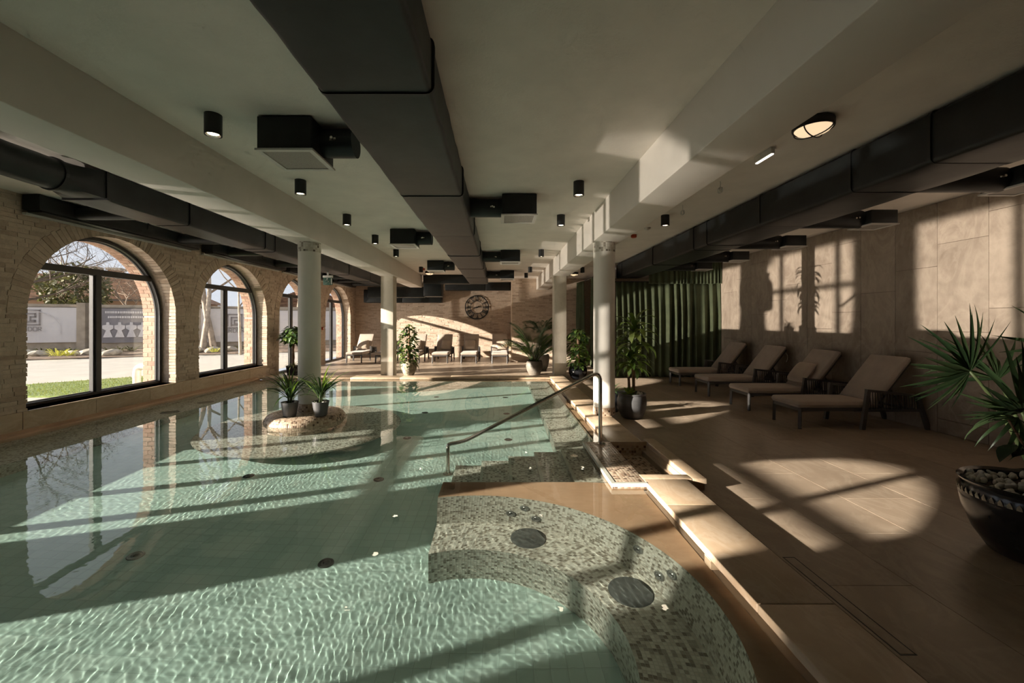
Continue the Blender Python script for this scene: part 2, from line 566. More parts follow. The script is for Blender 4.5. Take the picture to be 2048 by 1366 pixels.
# ---- windows and doors in the arches
def arch_frame(mb, x0, x1, yc, half, bot, w):
    a = outline(yc, half, bot, 36); b = outline(yc, half-w, bot+w, 36)
    a = [(p[0], p[1]) for p in a]
    for k in range(len(a)-1):
        for (x, flip) in ((x0, 0), (x1, 1)):
            v = [(x,*a[k]),(x,*a[k+1]),(x,*b[k+1]),(x,*b[k])]
            mb.add(v, [(3,2,1,0) if flip else (0,1,2,3)])
        mb.add([(x0,*b[k]),(x0,*b[k+1]),(x1,*b[k+1]),(x1,*b[k])], [(0,1,2,3)])
        mb.add([(x0,*a[k]),(x0,*a[k+1]),(x1,*a[k+1]),(x1,*a[k])], [(3,2,1,0)])
    mb.box(x0, x1, yc-half, yc+half, bot, bot+w)
def bar(name, y0, y1, z0, z1, par, d0=0.045, d1=0.03):
    return rbox(name, FX-d0, FX+d1, y0, y1, z0, z1, 0.004, MT['frame_metal'], par, 1)
TRANS = 2.39
names = {3: 'window_1', 4: 'window_2', 5: 'door_1', 6: 'window_3', 2: 'window_4', 1: 'window_5', 0: 'window_6'}
wl = {3: 'large arched window looking onto the lawn and the white emblem banner',
      4: 'arched window looking onto pale tree trunks, beside the round mosaic-capped column in the water',
      5: 'floor-length arched glazed door behind the round column standing in the pool',
      6: 'floor-length arched window beside the last cushioned lounger at the far brick wall',
      2: 'arched window with three mullions and a middle rail beside the pool', 1: 'arched window with a mullion running up into its arch'}
for i in ALL:
    yc = WIN_Y[i]; bot = bottom_of(i); hf = WIN_R - 0.012
    m = MB(); arch_frame(m, FX-0.05, FX+0.03, yc, hf, bot, 0.046)
    fr = struct(m.build(names[i], MT['frame_metal'], smooth=35), wl[i])
    m = MB(); arch_frame(m, FX-0.058, FX-0.03, yc, hf-0.04, bot+0.04, 0.022)
    m.build('glazing_bead', MT['frame_metal'], fr, smooth=35)
    hw = math.sqrt(hf*hf-(TRANS-SPRING)**2) - 0.03
    bar('transom', yc-hw, yc+hw, TRANS-0.052, TRANS+0.052, fr)
    for ym in ((yc-0.86, yc-0.18, yc+0.62) if i == 2 else (yc,)):
        bar('mullion', ym-0.055, ym+0.035, bot+0.05, TRANS-0.04, fr, 0.045, 0.045)
        bar('mullion', ym-0.085, ym-0.055, bot+0.05, TRANS-0.05, fr, 0.05, 0.02)
    if i == 2: bar('mid_rail', yc-WIN_R+0.04, yc+WIN_R-0.04, 1.18, 1.26, fr)
    if i == 1: bar('mullion', yc-0.045, yc+0.045, TRANS+0.04, SPRING+WIN_R-0.04, fr)
    if i == 5:
        bar('door_stile', yc-1.20, yc-1.02, bot+0.02, TRANS-0.04, fr, 0.05, 0.06)
    # panes
    o = outline(yc, hf-0.05, bot+0.05, 36)
    top = [p for p in o if p[1] > TRANS+0.04]
    e = math.sqrt((hf-0.05)**2-(TRANS+0.04-SPRING)**2)
    top = [(yc-e, TRANS+0.04)] + top + [(yc+e, TRANS+0.04)]
    MB().add([(FX-0.005,*p) for p in top], [tuple(range(len(top)))]).build('pane', MT['glass'], fr)
    for s in (-1, 1):
        pts = [p for p in o if p[1] <= TRANS-0.04 and (p[0]-yc)*s > 0]
        pts.sort(key=lambda p: p[1])
        e2 = math.sqrt((hf-0.05)**2-(TRANS-0.04-SPRING)**2)
        poly = [(yc+s*0.04, bot+0.05)] + pts + [(yc+s*e2, TRANS-0.04), (yc+s*0.04, TRANS-0.04)]
        MB().add([(FX-0.005,*p) for p in poly], [tuple(range(len(poly)))]).build('pane', MT['glass'], fr)
    # daylight portal
    pl = bpy.data.lights.new('daylight_portal', 'AREA'); pl.shape = 'RECTANGLE'; pl.size = 2.95-bot; pl.size_y = 2*WIN_R
    pl.cycles.is_portal = True
    po = bpy.data.objects.new('daylight_portal', pl); COL.objects.link(po)
    po.location = (OUT-0.03, yc, (bot+2.97)/2); po.rotation_euler = Vector((1,0,0)).to_track_quat('-Z', 'Y').to_euler()

# ---- other walls
def plane(name, pts, mat, parent=None):
    return MB().add(pts, [tuple(range(len(pts)))]).build(name, mat, parent, recalc=False)
wall_back = struct(plane('wall_back', [(WX-0.7,YF,-0.3),(0.52,YF,-0.3),(0.52,YF,CEIL),(WX-0.7,YF,CEIL)], MT['mortar']), 'sunlit buff brick wall behind the row of loungers, with the clock')
wall_alc = struct(plane('wall_alcove', [(0.52,YA,-0.3),(RX+0.2,YA,-0.3),(RX+0.2,YA,CEIL),(0.52,YA,CEIL)], MT['mortar']), 'reddish brick wall section between the clock wall and the curtains')
plane('return', [(0.52,YA,-0.3),(0.52,YA,CEIL),(0.52,YF,CEIL),(0.52,YF,-0.3)], MT['mortar'], wall_alc)
def brick_field(parent, xa, xb, yw):
    m = MB(); c = 0; z = 0.0
    while z < CEIL-0.03:
        z1 = min(z+COURSE-JO, CEIL); x = xa - (c % 2)*BL/2
        while x < xb:
            L = BL*(1 if rng.random() > 0.15 else 0.5)*(0.96+0.08*rng.random())
            a, b = max(x, xa), min(x+L-JO, xb)
            if b-a > 0.03:
                p = 0.004+rng.random()*0.014
                m.box(a, b, yw-p, yw+0.01, z, z1)
            x += L
        z += COURSE; c += 1
    o = m.build('brickwork', MT['brick'], parent); o['kind'] = 'stuff'
brick_field(wall_back, WX, 0.52, YF)
brick_field(wall_alc, 0.525, 3.4, YA)
MB().box(0.505, 0.525, YA-0.012, YA+0.10, 0, CEIL).build('corner_trim', MT['travertine'], wall_alc)
MT['dark_wall'] = plain('dark_wall', (0.10,0.085,0.07), 0.8)
wall_front = struct(plane('wall_front', [(OUT,Y0,-1),(OUT,Y0,CEIL),(RX+0.2,Y0,CEIL),(RX+0.2,Y0,-1)], MT['dark_wall']), 'plain dark wall closing the hall opposite the clock wall')
wall_right = struct(plane('wall_right', [(RX+0.012,Y0,-0.2),(RX+0.012,Y0,CEIL),(RX+0.012,YA,CEIL),(RX+0.012,YA,-0.2)], MT['wall_joint']), 'wall of large grey-brown stone tiles behind the dark-framed loungers')
y = 5.26 - 0.62*6; col = 0
tile_cache = {}
while y < 11.7:
    z = -0.42 - 0.31*(col % 4)
    while z < CEIL:
        z0, z1 = max(z, 0), min(z+1.24, CEIL)
        if z1-z0 > 0.03:
            key = (round(z0,3), round(z1,3))
            if key not in tile_cache:
                tile_cache[key] = rbox_mesh('wall_tile', -0.002, 0.014, 0.0025, 0.6175, z0+0.0025, z1-0.0025, 0.0015, MT['wall_tile'], 1)
            link('tile', tile_cache[key], wall_right, (RX, y, 0))
        z += 1.24
    y += 0.62; col += 1
MB().box(RX-0.002, RX+0.012, Y0, 5.26-0.62*6, 0, CEIL).build('tile', MT['wall_tile'], wall_right)

ceiling = struct(MB().box(OUT, RX+0.3, Y0, YF+0.3, CEIL, CEIL+0.2).build('ceiling', MT['plaster']), 'grey-beige plaster ceiling over the pool hall')
struct(rbox('ceiling_beam', -3.27, -2.83, Y0, 15.1, BEAM, CEIL+0.02, 0.006, MT['beam_paint']), 'long painted ceiling beam carried by the column in the water')
struct(rbox('ceiling_beam', 1.475, 1.915, Y0, YA, BEAM, CEIL+0.02, 0.006, MT['beam_paint']), 'long painted ceiling beam carried by the column beside the dracaena pot')

# ---- floor tiles (deck) and pool coping
GX0, GY0, TW, TL = 1.28-0.6*13, 0.04, 0.60, 1.21
floor = struct(MB().box(1.75, RX, Y0, 11.2, -0.12, -0.005).box(WX, RX, 11.2, YF, -0.12, -0.005).build('floor', MT['grout']), 'beige-brown stone tile deck around the pool')
fcache = {}
def floor_tile(x0, x1, y0, y1):
    key = (round(x1-x0,3), round(y1-y0,3))
    if key not in fcache:
        fcache[key] = rbox_mesh('floor_tile', 0.0015, x1-x0-0.0015, 0.0015, y1-y0-0.0015, -0.02, 0.0, 0.0012, MT['floor_tile'], 1)
    link('tile', fcache[key], floor, (x0, y0, 0))
k = 0
while GX0 + k*TW < RX:
    xa, xb = GX0+k*TW, GX0+(k+1)*TW
    y = GY0 - TL + (k % 2)*TL/2
    while y < YF:
        for (rx0, rx1, ry0, ry1) in ((1.755, RX, 0.04, 11.2), (WX, RX, 11.2, YF)):
            a, b, c, d = max(xa,rx0), min(xb,rx1), max(y,ry0), min(y+TL,ry1)
            if b-a > 0.02 and d-c > 0.02 and not (a > 3.6 and c > 12.6):
                floor_tile(a, b, c, d)
        y += TL
    k += 1
floor_tile(1.755, RX, Y0, 0.04)

coping = struct(MB().box(1.46, 1.742, Y0, 3.80, -0.15, 0.062).box(1.46, 1.742, 5.06, 10.80, -0.15, 0.062).box(WX+0.1, 1.742, 10.86, 11.19, -0.15, 0.062).build('pool_coping', MT['travertine']), 'raised pale travertine coping around the pool edge')
def slab(x0, x1, y0, y1): rbox('slab', x0, x1, y0, y1, 0.060, COPE, 0.006, MT['travertine'], coping)
y = Y0
for yb in (-1.4, -0.2, 1.05, 2.14, 3.30, 3.84): slab(1.345, 1.75, y+0.0015, yb-0.0015); y = yb
y = 5.06
for yb in (5.75, 6.35, 7.55, 8.15, 9.35, 10.15, 10.746): slab(1.345, 1.75, y+0.0015, yb-0.0015); y = yb
x = WX+0.1
for xb in (-5.2, -3.9, -2.6, -1.3, 0.0, 1.345): slab(x+0.0015, xb-0.0015, 10.75, 11.20); x = xb
slab(1.347, 1.75, 10.75, 11.20)
gutter = MB().box(1.30, 1.46, Y0, 10.75, -0.14, -0.10).box(WX+0.1, 1.46, 10.70, 10.87, -0.14, -0.10).build('gutter', MT['grout'], coping)
for k in range(7): MB().box(-5.6+k*1.1, -5.52+k*1.1, 10.745, 10.80, -0.05, 0.066).build('gutter_spacer', MT['travertine'], coping)
for yy in (0.6, 1.55, 2.6, 6.9, 7.9, 8.9, 9.9): MB().box(1.34, 1.40, yy, yy+0.08, -0.05, 0.066).build('gutter_spacer', MT['travertine'], coping)

# ---- the pool basin
ZB = -0.80
basin = struct(MB().add([(WX+0.1,Y0,ZB),(1.215,Y0,ZB),(1.215,10.52,ZB),(WX+0.1,10.52,ZB)], [(0,1,2,3)]).build('pool_basin', MT['pool_tile']), 'pale green tiled pool floor under clear shallow water')
POOL = [basin]
def pool_part(o): POOL.append(o); return o
w = MB()
w.box(1.215, 1.23, Y0, 0.5, ZB, 0.05).box(1.215, 1.23, 3.9, 10.52, ZB, 0.05).box(WX+0.085, 1.23, 10.52, 10.535, ZB, 0.05).box(WX+0.085, WX+0.10, Y0, 10.52, ZB, 0.07)
pool_part(w.build('basin_wall', MT['mosaic'], basin))
# travertine overflow shelf just under the surface
sh = MB().box(1.212, 1.302, 5.06, 10.52, -0.06, 0.050).box(WX+0.09, 1.302, 10.518, 10.70, -0.06, 0.050)
pool_part(sh.build('overflow_shelf', MT['travertine_warm'], basin))
# bench along the window wall, with round pads
pool_part(MB().box(WX+0.1, -5.55, Y0, 10.5, ZB, -0.30).build('wall_bench', MT['mosaic'], basin))
# lounger benches along the coping side
def chamf(y0, y1):
    m = MB(); m.prism([(0.75,ZB),(0.75,-0.35),(1.13,-0.35),(1.216,-0.12),(1.216,ZB)], 'y', y0, y1)
    pool_part(m.build('lounger_bench', MT['mosaic'], basin))
chamf(5.60, 6.88); chamf(7.28, 8.55); chamf(8.95, 10.51)
def chamf2(y0, y1):
    m = MB(); m.prism([(0.75,ZB),(0.75,-0.47),(1.17,-0.47),(1.216,-0.35),(1.216,ZB)], 'y', y0, y1)
    pool_part(m.build('bench_divider', MT['mosaic'], basin))
chamf2(6.88, 7.28); chamf2(8.55, 8.95); chamf2(5.36, 5.60)
# entry steps going down from the mosaic landing
edges = [(1.03,-0.07),(0.75,-0.20),(0.43,-0.35),(0.115,-0.50),(-0.21,-0.65)]
xs = [1.03, 0.745, 0.43, 0.115, -0.21, -0.53]
zs = [-0.07, -0.20, -0.35, -0.50, -0.65]
MT['nosing'] = plain('nosing_tile', (0.62,0.62,0.54), 0.3)
for k in range(5):
    st = pool_part(MB().box(xs[k+1], xs[k]+0.001, 3.90, 5.05, ZB, zs[k]).build('step', MT['mosaic'], basin))
    pool_part(MB().box(xs[k+1]-0.002, xs[k+1]+0.028, 3.90, 5.052, zs[k]-0.025, zs[k]+0.002).build('nosing', MT['nosing'], st))
# spa alcove: curved shelf, leaning back, seat, front
CX, CYY = -0.20, 2.22
R_TOP, R_SEAT, R_IN, ZS = 1.38, 1.31, 0.92, -0.40
A_END = math.radians(-80)
def a_of(r): return math.acos(max(-1, (-0.53-CX)/r))
NSEG = 56
def arc(r, z): 
    a0 = a_of(r)
    return [(CX+r*math.cos(a0+(A_END-a0)*k/NSEG), CYY+r*math.sin(a0+(A_END-a0)*k/NSEG), z) for k in range(NSEG+1)]
def strip(mb, A, B, la, lb, rr):
    for k in range(NSEG):
        u0 = rr*(k/NSEG)*3.4; u1 = rr*((k+1)/NSEG)*3.4
        mb.add([A[k],A[k+1],B[k+1],B[k]], [(0,1,2,3)], [[(u0,la),(u1,la),(u1,lb),(u0,lb)]])
top_in = arc(R_TOP, 0.050)
out = []
for (x, y, z) in top_in:
    a = math.atan2(y-CYY, x-CX)
    if a > math.radians(50): out.append((x if x < 0.2 else min(1.30, 0.2+(x-0.2)*1.35), 3.90, z))
    else: out.append((1.302, y if a < 0.3 else y + (3.9-y)*((a-0.3)/(math.radians(50)-0.3))**1.5, z))
m = MB()
strip(m, top_in, out, 0, 0.3, 1.38)
low = [(x, y, -0.03) for (x, y, z) in out]
spa = pool_part(m.build('spa_shelf', MT['travertine_warm'], basin, smooth=30))
m = MB()
seat_b = arc(R_SEAT, ZS); seat_f = arc(R_IN, ZS); foot = arc(R_IN, ZB)
strip(m, top_in, seat_b, 0, 0.46, 1.36); strip(m, seat_b, seat_f, 0.46, 0.86, 1.1); strip(m, seat_f, foot, 0.86, 1.26, 0.95)
spa_b = pool_part(m.build('spa_bench', MT['mosaic'], basin, smooth=30, recalc=False))
m = MB()
m.add([top_in[0], (-0.53,3.90,0.05), (-0.53,3.90,ZB), foot[0], seat_f[0], seat_b[0]], [(0,1,2,3,4,5)])
m.add([(-0.53,3.90,0.05),(1.216,3.90,0.05),(1.216,3.90,ZB),(-0.53,3.90,ZB)], [(0,1,2,3)])
pool_part(m.build('spa_wall', MT['mosaic'], basin, recalc=False))
# trim line along the wall end
MT['disc'] = plain('spa_pad', (0.10,0.105,0.10), 0.6)
def pad(x, y, z, r=0.145):
    return pool_part(MB().lathe([(0.0,0.006),(r-0.01,0.006),(r,0.0),(r,-0.004)], (x,y,z), 32).build('bubble_pad', MT['disc'], basin, smooth=40))
pad(0.236, 3.295, ZS); pad(0.859, 2.676, ZS)
for yy in (7.18, 8.05, 9.15): pad(-5.75, yy, -0.30, 0.14)
# massage jets: ring, hub, hole
MT['jet'] = plain('jet_steel', (0.40,0.40,0.38), 0.3, 0.7)
MT['jet_dark'] = plain('jet_dark', (0.05,0.055,0.05), 0.4)
def jet(loc, nrm, r=0.055, mat='jet'):
    m = MB().lathe([(r*0.30,0.004),(r*0.42,0.012),(r*0.55,0.006),(r*0.72,0.006),(r*0.80,0.012),(r,0.010),(r*1.06,0.0)], (0,0,0), 24)
    q = Vector(nrm).to_track_quat('Z','Y')
    o = pool_part(m.build('jet_ring', MT[mat], basin, smooth=40)); o.location = loc; o.rotation_euler = q.to_euler()
    h = pool_part(MB().disc((0,0,0.003), r*0.75, 20).build('jet_hole', MT['jet_dark'], o, recalc=False))
def on_back(px_a, t):
    a = math.radians(px_a); r = R_TOP + (R_SEAT-R_TOP)*t; z = 0.05 + (ZS-0.05)*t
    n = Vector((-math.cos(a), -math.sin(a), 0.16)).normalized()
    return (CX+r*math.cos(a)+n.x*0.002, CYY+r*math.sin(a)+n.y*0.002, z), n
for (a, t) in ((72,0.36),(77,0.62),(67.5,0.66),(29.5,0.36),(16.5,0.36),(20.5,0.62)):
    p, n = on_back(a, t); jet(p, n, 0.042)
for (x, y) in ((-2.9,3.28),(-1.38,3.28),(-2.92,4.79),(-1.395,4.77),(-1.395,6.24),(0.14,6.18),(-1.40,7.77),(0.14,7.7),(0.14,9.16),(-1.40,9.2)):
    jet((x, y, ZB), (0,0,1), 0.058, 'jet_dark' if not (x < -2.8 and y < 4) else 'jet')

# mosaic landing at the head of the steps, foot bath behind it
landing = struct(rbox('entry_landing', 1.03, 1.36, 3.74, 5.04, -0.30, COPE-0.004, 0.008, MT['mosaic_dry']), 'mosaic landing slab at the foot of the steel handrail')
MB().box(1.024, 1.062, 3.735, 5.045, COPE-0.034, COPE).build('nosing', MT['nosing'], landing)
MB().box(1.062, 1.36, 3.735, 3.765, COPE-0.034, COPE).build('nosing', MT['nosing'], landing)
fb = struct(MB().box(1.36, 1.83, 3.90, 5.04, -0.16, -0.06).box(1.34, 1.362, 3.90, 5.04, -0.14, COPE-0.012).box(1.812, 1.826, 3.95, 5.04, -0.08, 0.062).box(1.36, 1.82, 5.035, 5.06, -0.08, 0.062).box(1.36, 1.82, 3.88, 3.90, -0.08, 0.062).build('foot_bath', MT['mosaic_dry']), 'small sunken mosaic foot bath beside the landing slab')
rbox('rim', 1.81, 1.945, 3.842, 5.16, 0.058, COPE, 0.006, MT['travertine'], fb)
rbox('rim', 1.345, 1.808, 3.842, 3.955, 0.058, COPE, 0.006, MT['travertine'], fb)
rbox('rim', 1.36, 1.808, 5.03, 5.058, 0.058, COPE, 0.006, MT['travertine'], fb)
MB().box(1.80, 1.93, 3.86, 5.14, -0.02, 0.060).build('plinth', MT['travertine'], fb)

# ---- water: one rippled sheet
def water_sheet():
    x0, x1, y0, y1 = WX+0.09, 1.345, -0.6, 10.76
    gx = np.concatenate([np.linspace(x0-3.4, x0-0.1, 34), np.linspace(x0, -4.2, int((-4.2-x0)/0.014)+1)[:-1], np.linspace(-4.2, x1, int((x1+4.2)/0.0074)+1)]); nx = len(gx)
    ys = [y0]
    while ys[-1] < y1: ys.append(ys[-1] + (0.025 if ys[-1] < 1.0 else (0.0074 if ys[-1] < 4.4 else 0.0074 + 0.0030*(ys[-1]-4.4))))
    ys[-1] = y1; gy = np.array(ys); ny = len(gy)
    X, Y = np.meshgrid(gx, gy)
    rs = np.random.RandomState(5)
    Z = np.zeros_like(X)
    warp = 0.06*np.sin(X*2.1+1.0)*np.cos(Y*1.6) + 0.05*np.sin(X*3.7-Y*2.9)
    NW = 44
    for k in range(NW):
        L = 0.030*(0.075/0.030)**rs.rand()
        th = rs.normal(0.45, 0.62) + (PI if rs.rand() < 0.5 else 0)
        kx, ky = 2*PI/L*math.cos(th), 2*PI/L*math.sin(th)
        A = RIP * (L/0.05)**0.3 * L * np.clip((L-0.010)/(2.2*(0.0074+0.0030*np.clip(Y-4.4, 0, 9))) - 0.6, 0, 1) / (2*PI) / math.sqrt(NW/2)
        Z += A*np.sin(kx*(X+warp) + ky*(Y+0.7*warp) + rs.rand()*6.28)
    Z *= 0.45 + 0.55*np.clip((7.5-Y)/5.0, 0, 1)
    Z *= np.clip((X-x0)/0.05, 0, 1)      # unseen flat run under the wall, added so refracted sun reaches the floor
    V = np.stack([X.ravel(), Y.ravel(), Z.ravel()+WATER], 1)
    i = np.arange(nx*ny).reshape(ny, nx)
    Fq = np.stack([i[:-1,:-1].ravel(), i[:-1,1:].ravel(), i[1:,1:].ravel(), i[1:,:-1].ravel()], 1)
    me = bpy.data.meshes.new('pool_water')
    me.vertices.add(len(V)); me.vertices.foreach_set('co', V.astype(np.float32).ravel())
    me.loops.add(Fq.size); me.loops.foreach_set('vertex_index', Fq.astype(np.int32).ravel())
    me.polygons.add(len(Fq)); me.polygons.foreach_set('loop_start', np.arange(0, Fq.size, 4, dtype=np.int32))
    me.polygons.foreach_set('use_smooth', np.ones(len(Fq), dtype=bool))
    me.update(calc_edges=True)
    me.materials.append(MT['water'])
    return link('pool_water', me)
RIP = 0.0034
water = struct(water_sheet(), 'clear still pool water with fine ripples mirroring the windows')
water.cycles.is_caustics_caster = True
plane('water_margin', [(WX+0.09,Y0,WATER),(1.345,Y0,WATER),(1.345,-0.6,WATER),(WX+0.09,-0.6,WATER)], MT['water'], water).cycles.is_caustics_caster = True
for o in POOL: o.cycles.is_caustics_receiver = True
# ------------------------------------------------------------------ sunlight thrown back up by the water
# A distant spot lamp standing where the water's mirror image of the sun stands. Its beam is shaped by the
# mirror image of the arched windows, as the flat water shapes it, and lights what lies above the surface.
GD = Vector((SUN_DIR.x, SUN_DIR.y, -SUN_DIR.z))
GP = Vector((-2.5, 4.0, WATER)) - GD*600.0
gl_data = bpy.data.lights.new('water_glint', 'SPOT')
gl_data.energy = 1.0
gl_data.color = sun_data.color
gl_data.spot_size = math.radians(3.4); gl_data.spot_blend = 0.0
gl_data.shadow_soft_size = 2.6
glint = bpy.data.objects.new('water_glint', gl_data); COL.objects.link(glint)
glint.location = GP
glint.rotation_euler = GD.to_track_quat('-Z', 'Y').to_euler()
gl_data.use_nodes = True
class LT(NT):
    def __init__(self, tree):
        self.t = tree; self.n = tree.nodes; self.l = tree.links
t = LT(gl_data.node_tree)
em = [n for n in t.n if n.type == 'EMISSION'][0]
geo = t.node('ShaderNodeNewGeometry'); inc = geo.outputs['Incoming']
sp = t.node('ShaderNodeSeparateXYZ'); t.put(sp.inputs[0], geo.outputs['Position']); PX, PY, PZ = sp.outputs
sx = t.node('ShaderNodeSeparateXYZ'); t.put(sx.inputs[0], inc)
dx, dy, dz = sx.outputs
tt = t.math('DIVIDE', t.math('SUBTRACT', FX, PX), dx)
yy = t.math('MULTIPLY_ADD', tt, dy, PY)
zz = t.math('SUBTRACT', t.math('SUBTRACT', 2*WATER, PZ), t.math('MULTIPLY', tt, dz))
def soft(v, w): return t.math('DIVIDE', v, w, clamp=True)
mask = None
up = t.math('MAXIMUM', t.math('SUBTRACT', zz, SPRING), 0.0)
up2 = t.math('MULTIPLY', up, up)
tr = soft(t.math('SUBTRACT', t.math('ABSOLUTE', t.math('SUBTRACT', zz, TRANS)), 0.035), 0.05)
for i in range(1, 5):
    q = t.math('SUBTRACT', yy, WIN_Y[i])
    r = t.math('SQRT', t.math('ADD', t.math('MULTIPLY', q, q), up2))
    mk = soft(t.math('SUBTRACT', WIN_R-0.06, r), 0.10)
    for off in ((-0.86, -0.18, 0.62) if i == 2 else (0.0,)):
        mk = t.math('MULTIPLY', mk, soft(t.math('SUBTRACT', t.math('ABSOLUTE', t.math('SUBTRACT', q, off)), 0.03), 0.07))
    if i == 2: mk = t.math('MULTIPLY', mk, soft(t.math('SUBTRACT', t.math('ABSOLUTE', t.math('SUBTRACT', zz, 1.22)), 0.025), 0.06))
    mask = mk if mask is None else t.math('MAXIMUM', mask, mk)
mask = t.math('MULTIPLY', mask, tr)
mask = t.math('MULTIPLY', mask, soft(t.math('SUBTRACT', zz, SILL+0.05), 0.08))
# where the beam meets the water: the pool, stretched on over the coping
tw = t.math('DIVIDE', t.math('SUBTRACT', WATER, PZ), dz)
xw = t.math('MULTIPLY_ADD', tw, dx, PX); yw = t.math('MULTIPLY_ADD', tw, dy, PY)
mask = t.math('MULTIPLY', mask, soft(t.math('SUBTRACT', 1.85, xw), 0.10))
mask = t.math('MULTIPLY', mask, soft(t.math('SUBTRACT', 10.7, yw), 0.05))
# the lamp also imitates sun off the pale paving outside, coming up through the windows themselves
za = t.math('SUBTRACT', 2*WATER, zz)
yg = t.math('MULTIPLY_ADD', t.math('DIVIDE', t.math('SUBTRACT', 0.1, PZ), dz), dy, PY)          # beam cut that narrows the near ceiling patch
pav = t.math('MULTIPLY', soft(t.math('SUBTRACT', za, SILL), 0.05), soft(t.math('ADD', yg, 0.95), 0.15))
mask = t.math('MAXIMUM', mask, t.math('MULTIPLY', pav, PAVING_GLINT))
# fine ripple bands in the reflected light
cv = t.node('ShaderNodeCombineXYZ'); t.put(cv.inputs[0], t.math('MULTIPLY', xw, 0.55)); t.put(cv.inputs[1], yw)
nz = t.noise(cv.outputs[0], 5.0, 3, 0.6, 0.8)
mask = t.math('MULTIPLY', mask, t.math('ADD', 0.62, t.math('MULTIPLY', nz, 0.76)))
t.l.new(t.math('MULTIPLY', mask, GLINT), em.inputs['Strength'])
# ------------------------------------------------------------------ columns and pillars
MT['mosaic_collar'] = mosaic_mat('mosaic_collar', [(0.0,(0.72,0.69,0.61)),(0.45,(0.60,0.56,0.48)),(0.68,(0.36,0.32,0.26)),(0.86,(0.16,0.13,0.10))], 0.036)
def round_column(x, y, z0, label, base_z, sides=None):
    c = struct(MB().lathe([(0.168,z0),(0.168,BEAM-0.15)], (x,y,0), 40).build('column', MT['column_paint'], smooth=40), label)
    MB().lathe([(0.166,BEAM-0.15),(0.172,BEAM-0.15),(0.172,BEAM+0.001)], (x,y,0), 40).build('mosaic_collar', MT['mosaic_collar'], c, smooth=40)
    MB().lathe([(0.168,base_z),(0.174,base_z),(0.174,base_z+0.12),(0.168,base_z+0.12)], (x,y,0), 40).build('mosaic_plinth', MT['mosaic_dry'], c, smooth=40)
    return c
col_w = round_column(-3.03, 6.57, 0.17, 'round cream column with mosaic collar standing on the island in the pool', 0.171)
col_d = round_column(1.68, 6.57, COPE, 'round cream column with mosaic collar on the coping beside the steel handrail', COPE)
struct(rbox('pillar', -3.25, -2.91, 11.30, 11.68, 0.0, BEAM+0.01, 0.006, MT['concrete']), 'square pale concrete pillar beside the urn of climbing leaves')
struct(rbox('pillar', 1.51, 1.85, 11.25, 11.65, 0.0, BEAM+0.01, 0.006, MT['concrete']), 'square pale concrete pillar between the areca palm and the glossy black pot')

# island around the column: dry mosaic mound and the wide seat under water
isl = tag(bpy.data.objects.new('mosaic_island', None), 'round brown mosaic island in the pool carrying two small potted palms', 'island'); COL.objects.link(isl)
isl.location = (-3.03, 6.45, 0)
m = MB().lathe([(0.60,-0.45),(0.60,0.02),(0.585,0.09),(0.54,0.145),(0.46,0.165),(0.15,0.170),(0.0,0.170)], (0,0,0), 56)
mound = m.build('mound', MT['mosaic_dry'], isl, smooth=60); mound.cycles.is_caustics_receiver = True
m = MB().lathe([(1.08,ZB),(1.25,-0.62),(1.40,-0.50),(1.45,-0.43),(1.44,-0.40),(0.58,-0.38)], (0,0,0), 72)
seat_i = m.build('underwater_seat', MT['mosaic'], isl, smooth=50); POOL.append(seat_i); seat_i.cycles.is_caustics_receiver = True

# ------------------------------------------------------------------ air ducts
def duct_run(name, label, x0, x1, z0, z1, seams, group=None):
    d = thing(name, label, 'air duct', ((x0+x1)/2, seams[0], z0), 0, group)
    cx, cz = (x0+x1)/2, z0
    for a, b in zip(seams[:-1], seams[1:]):
        jx = random.uniform(-0.004, 0.004); jz = random.uniform(-0.012, 0.004)
        me = duct_mesh(x0-cx+jx, x1-cx+jx, a+0.012-seams[0], b-0.004-seams[0], jz, z1-z0, 0.035)
        sg = link('segment', me, d)
        if b < seams[-1]:
            m = MB(); e = 0.012
            r = 0.05
            pts = []
            for (px, pz, a0) in ((x1-cx+e-r, z1-z0+e-r, 0), (x0-cx-e+r, z1-z0+e-r, PI/2), (x0-cx-e+r, -e+r, PI), (x1-cx+e-r, -e+r, 1.5*PI)):
                for k in range(5): pts.append((px+r*math.cos(a0+PI/8*k), pz+r*math.sin(a0+PI/8*k)))
            m.prism(pts, 'y', b-0.012-seams[0], b+0.016-seams[0]).build('flange', MT['duct_seam'], d)
    return d
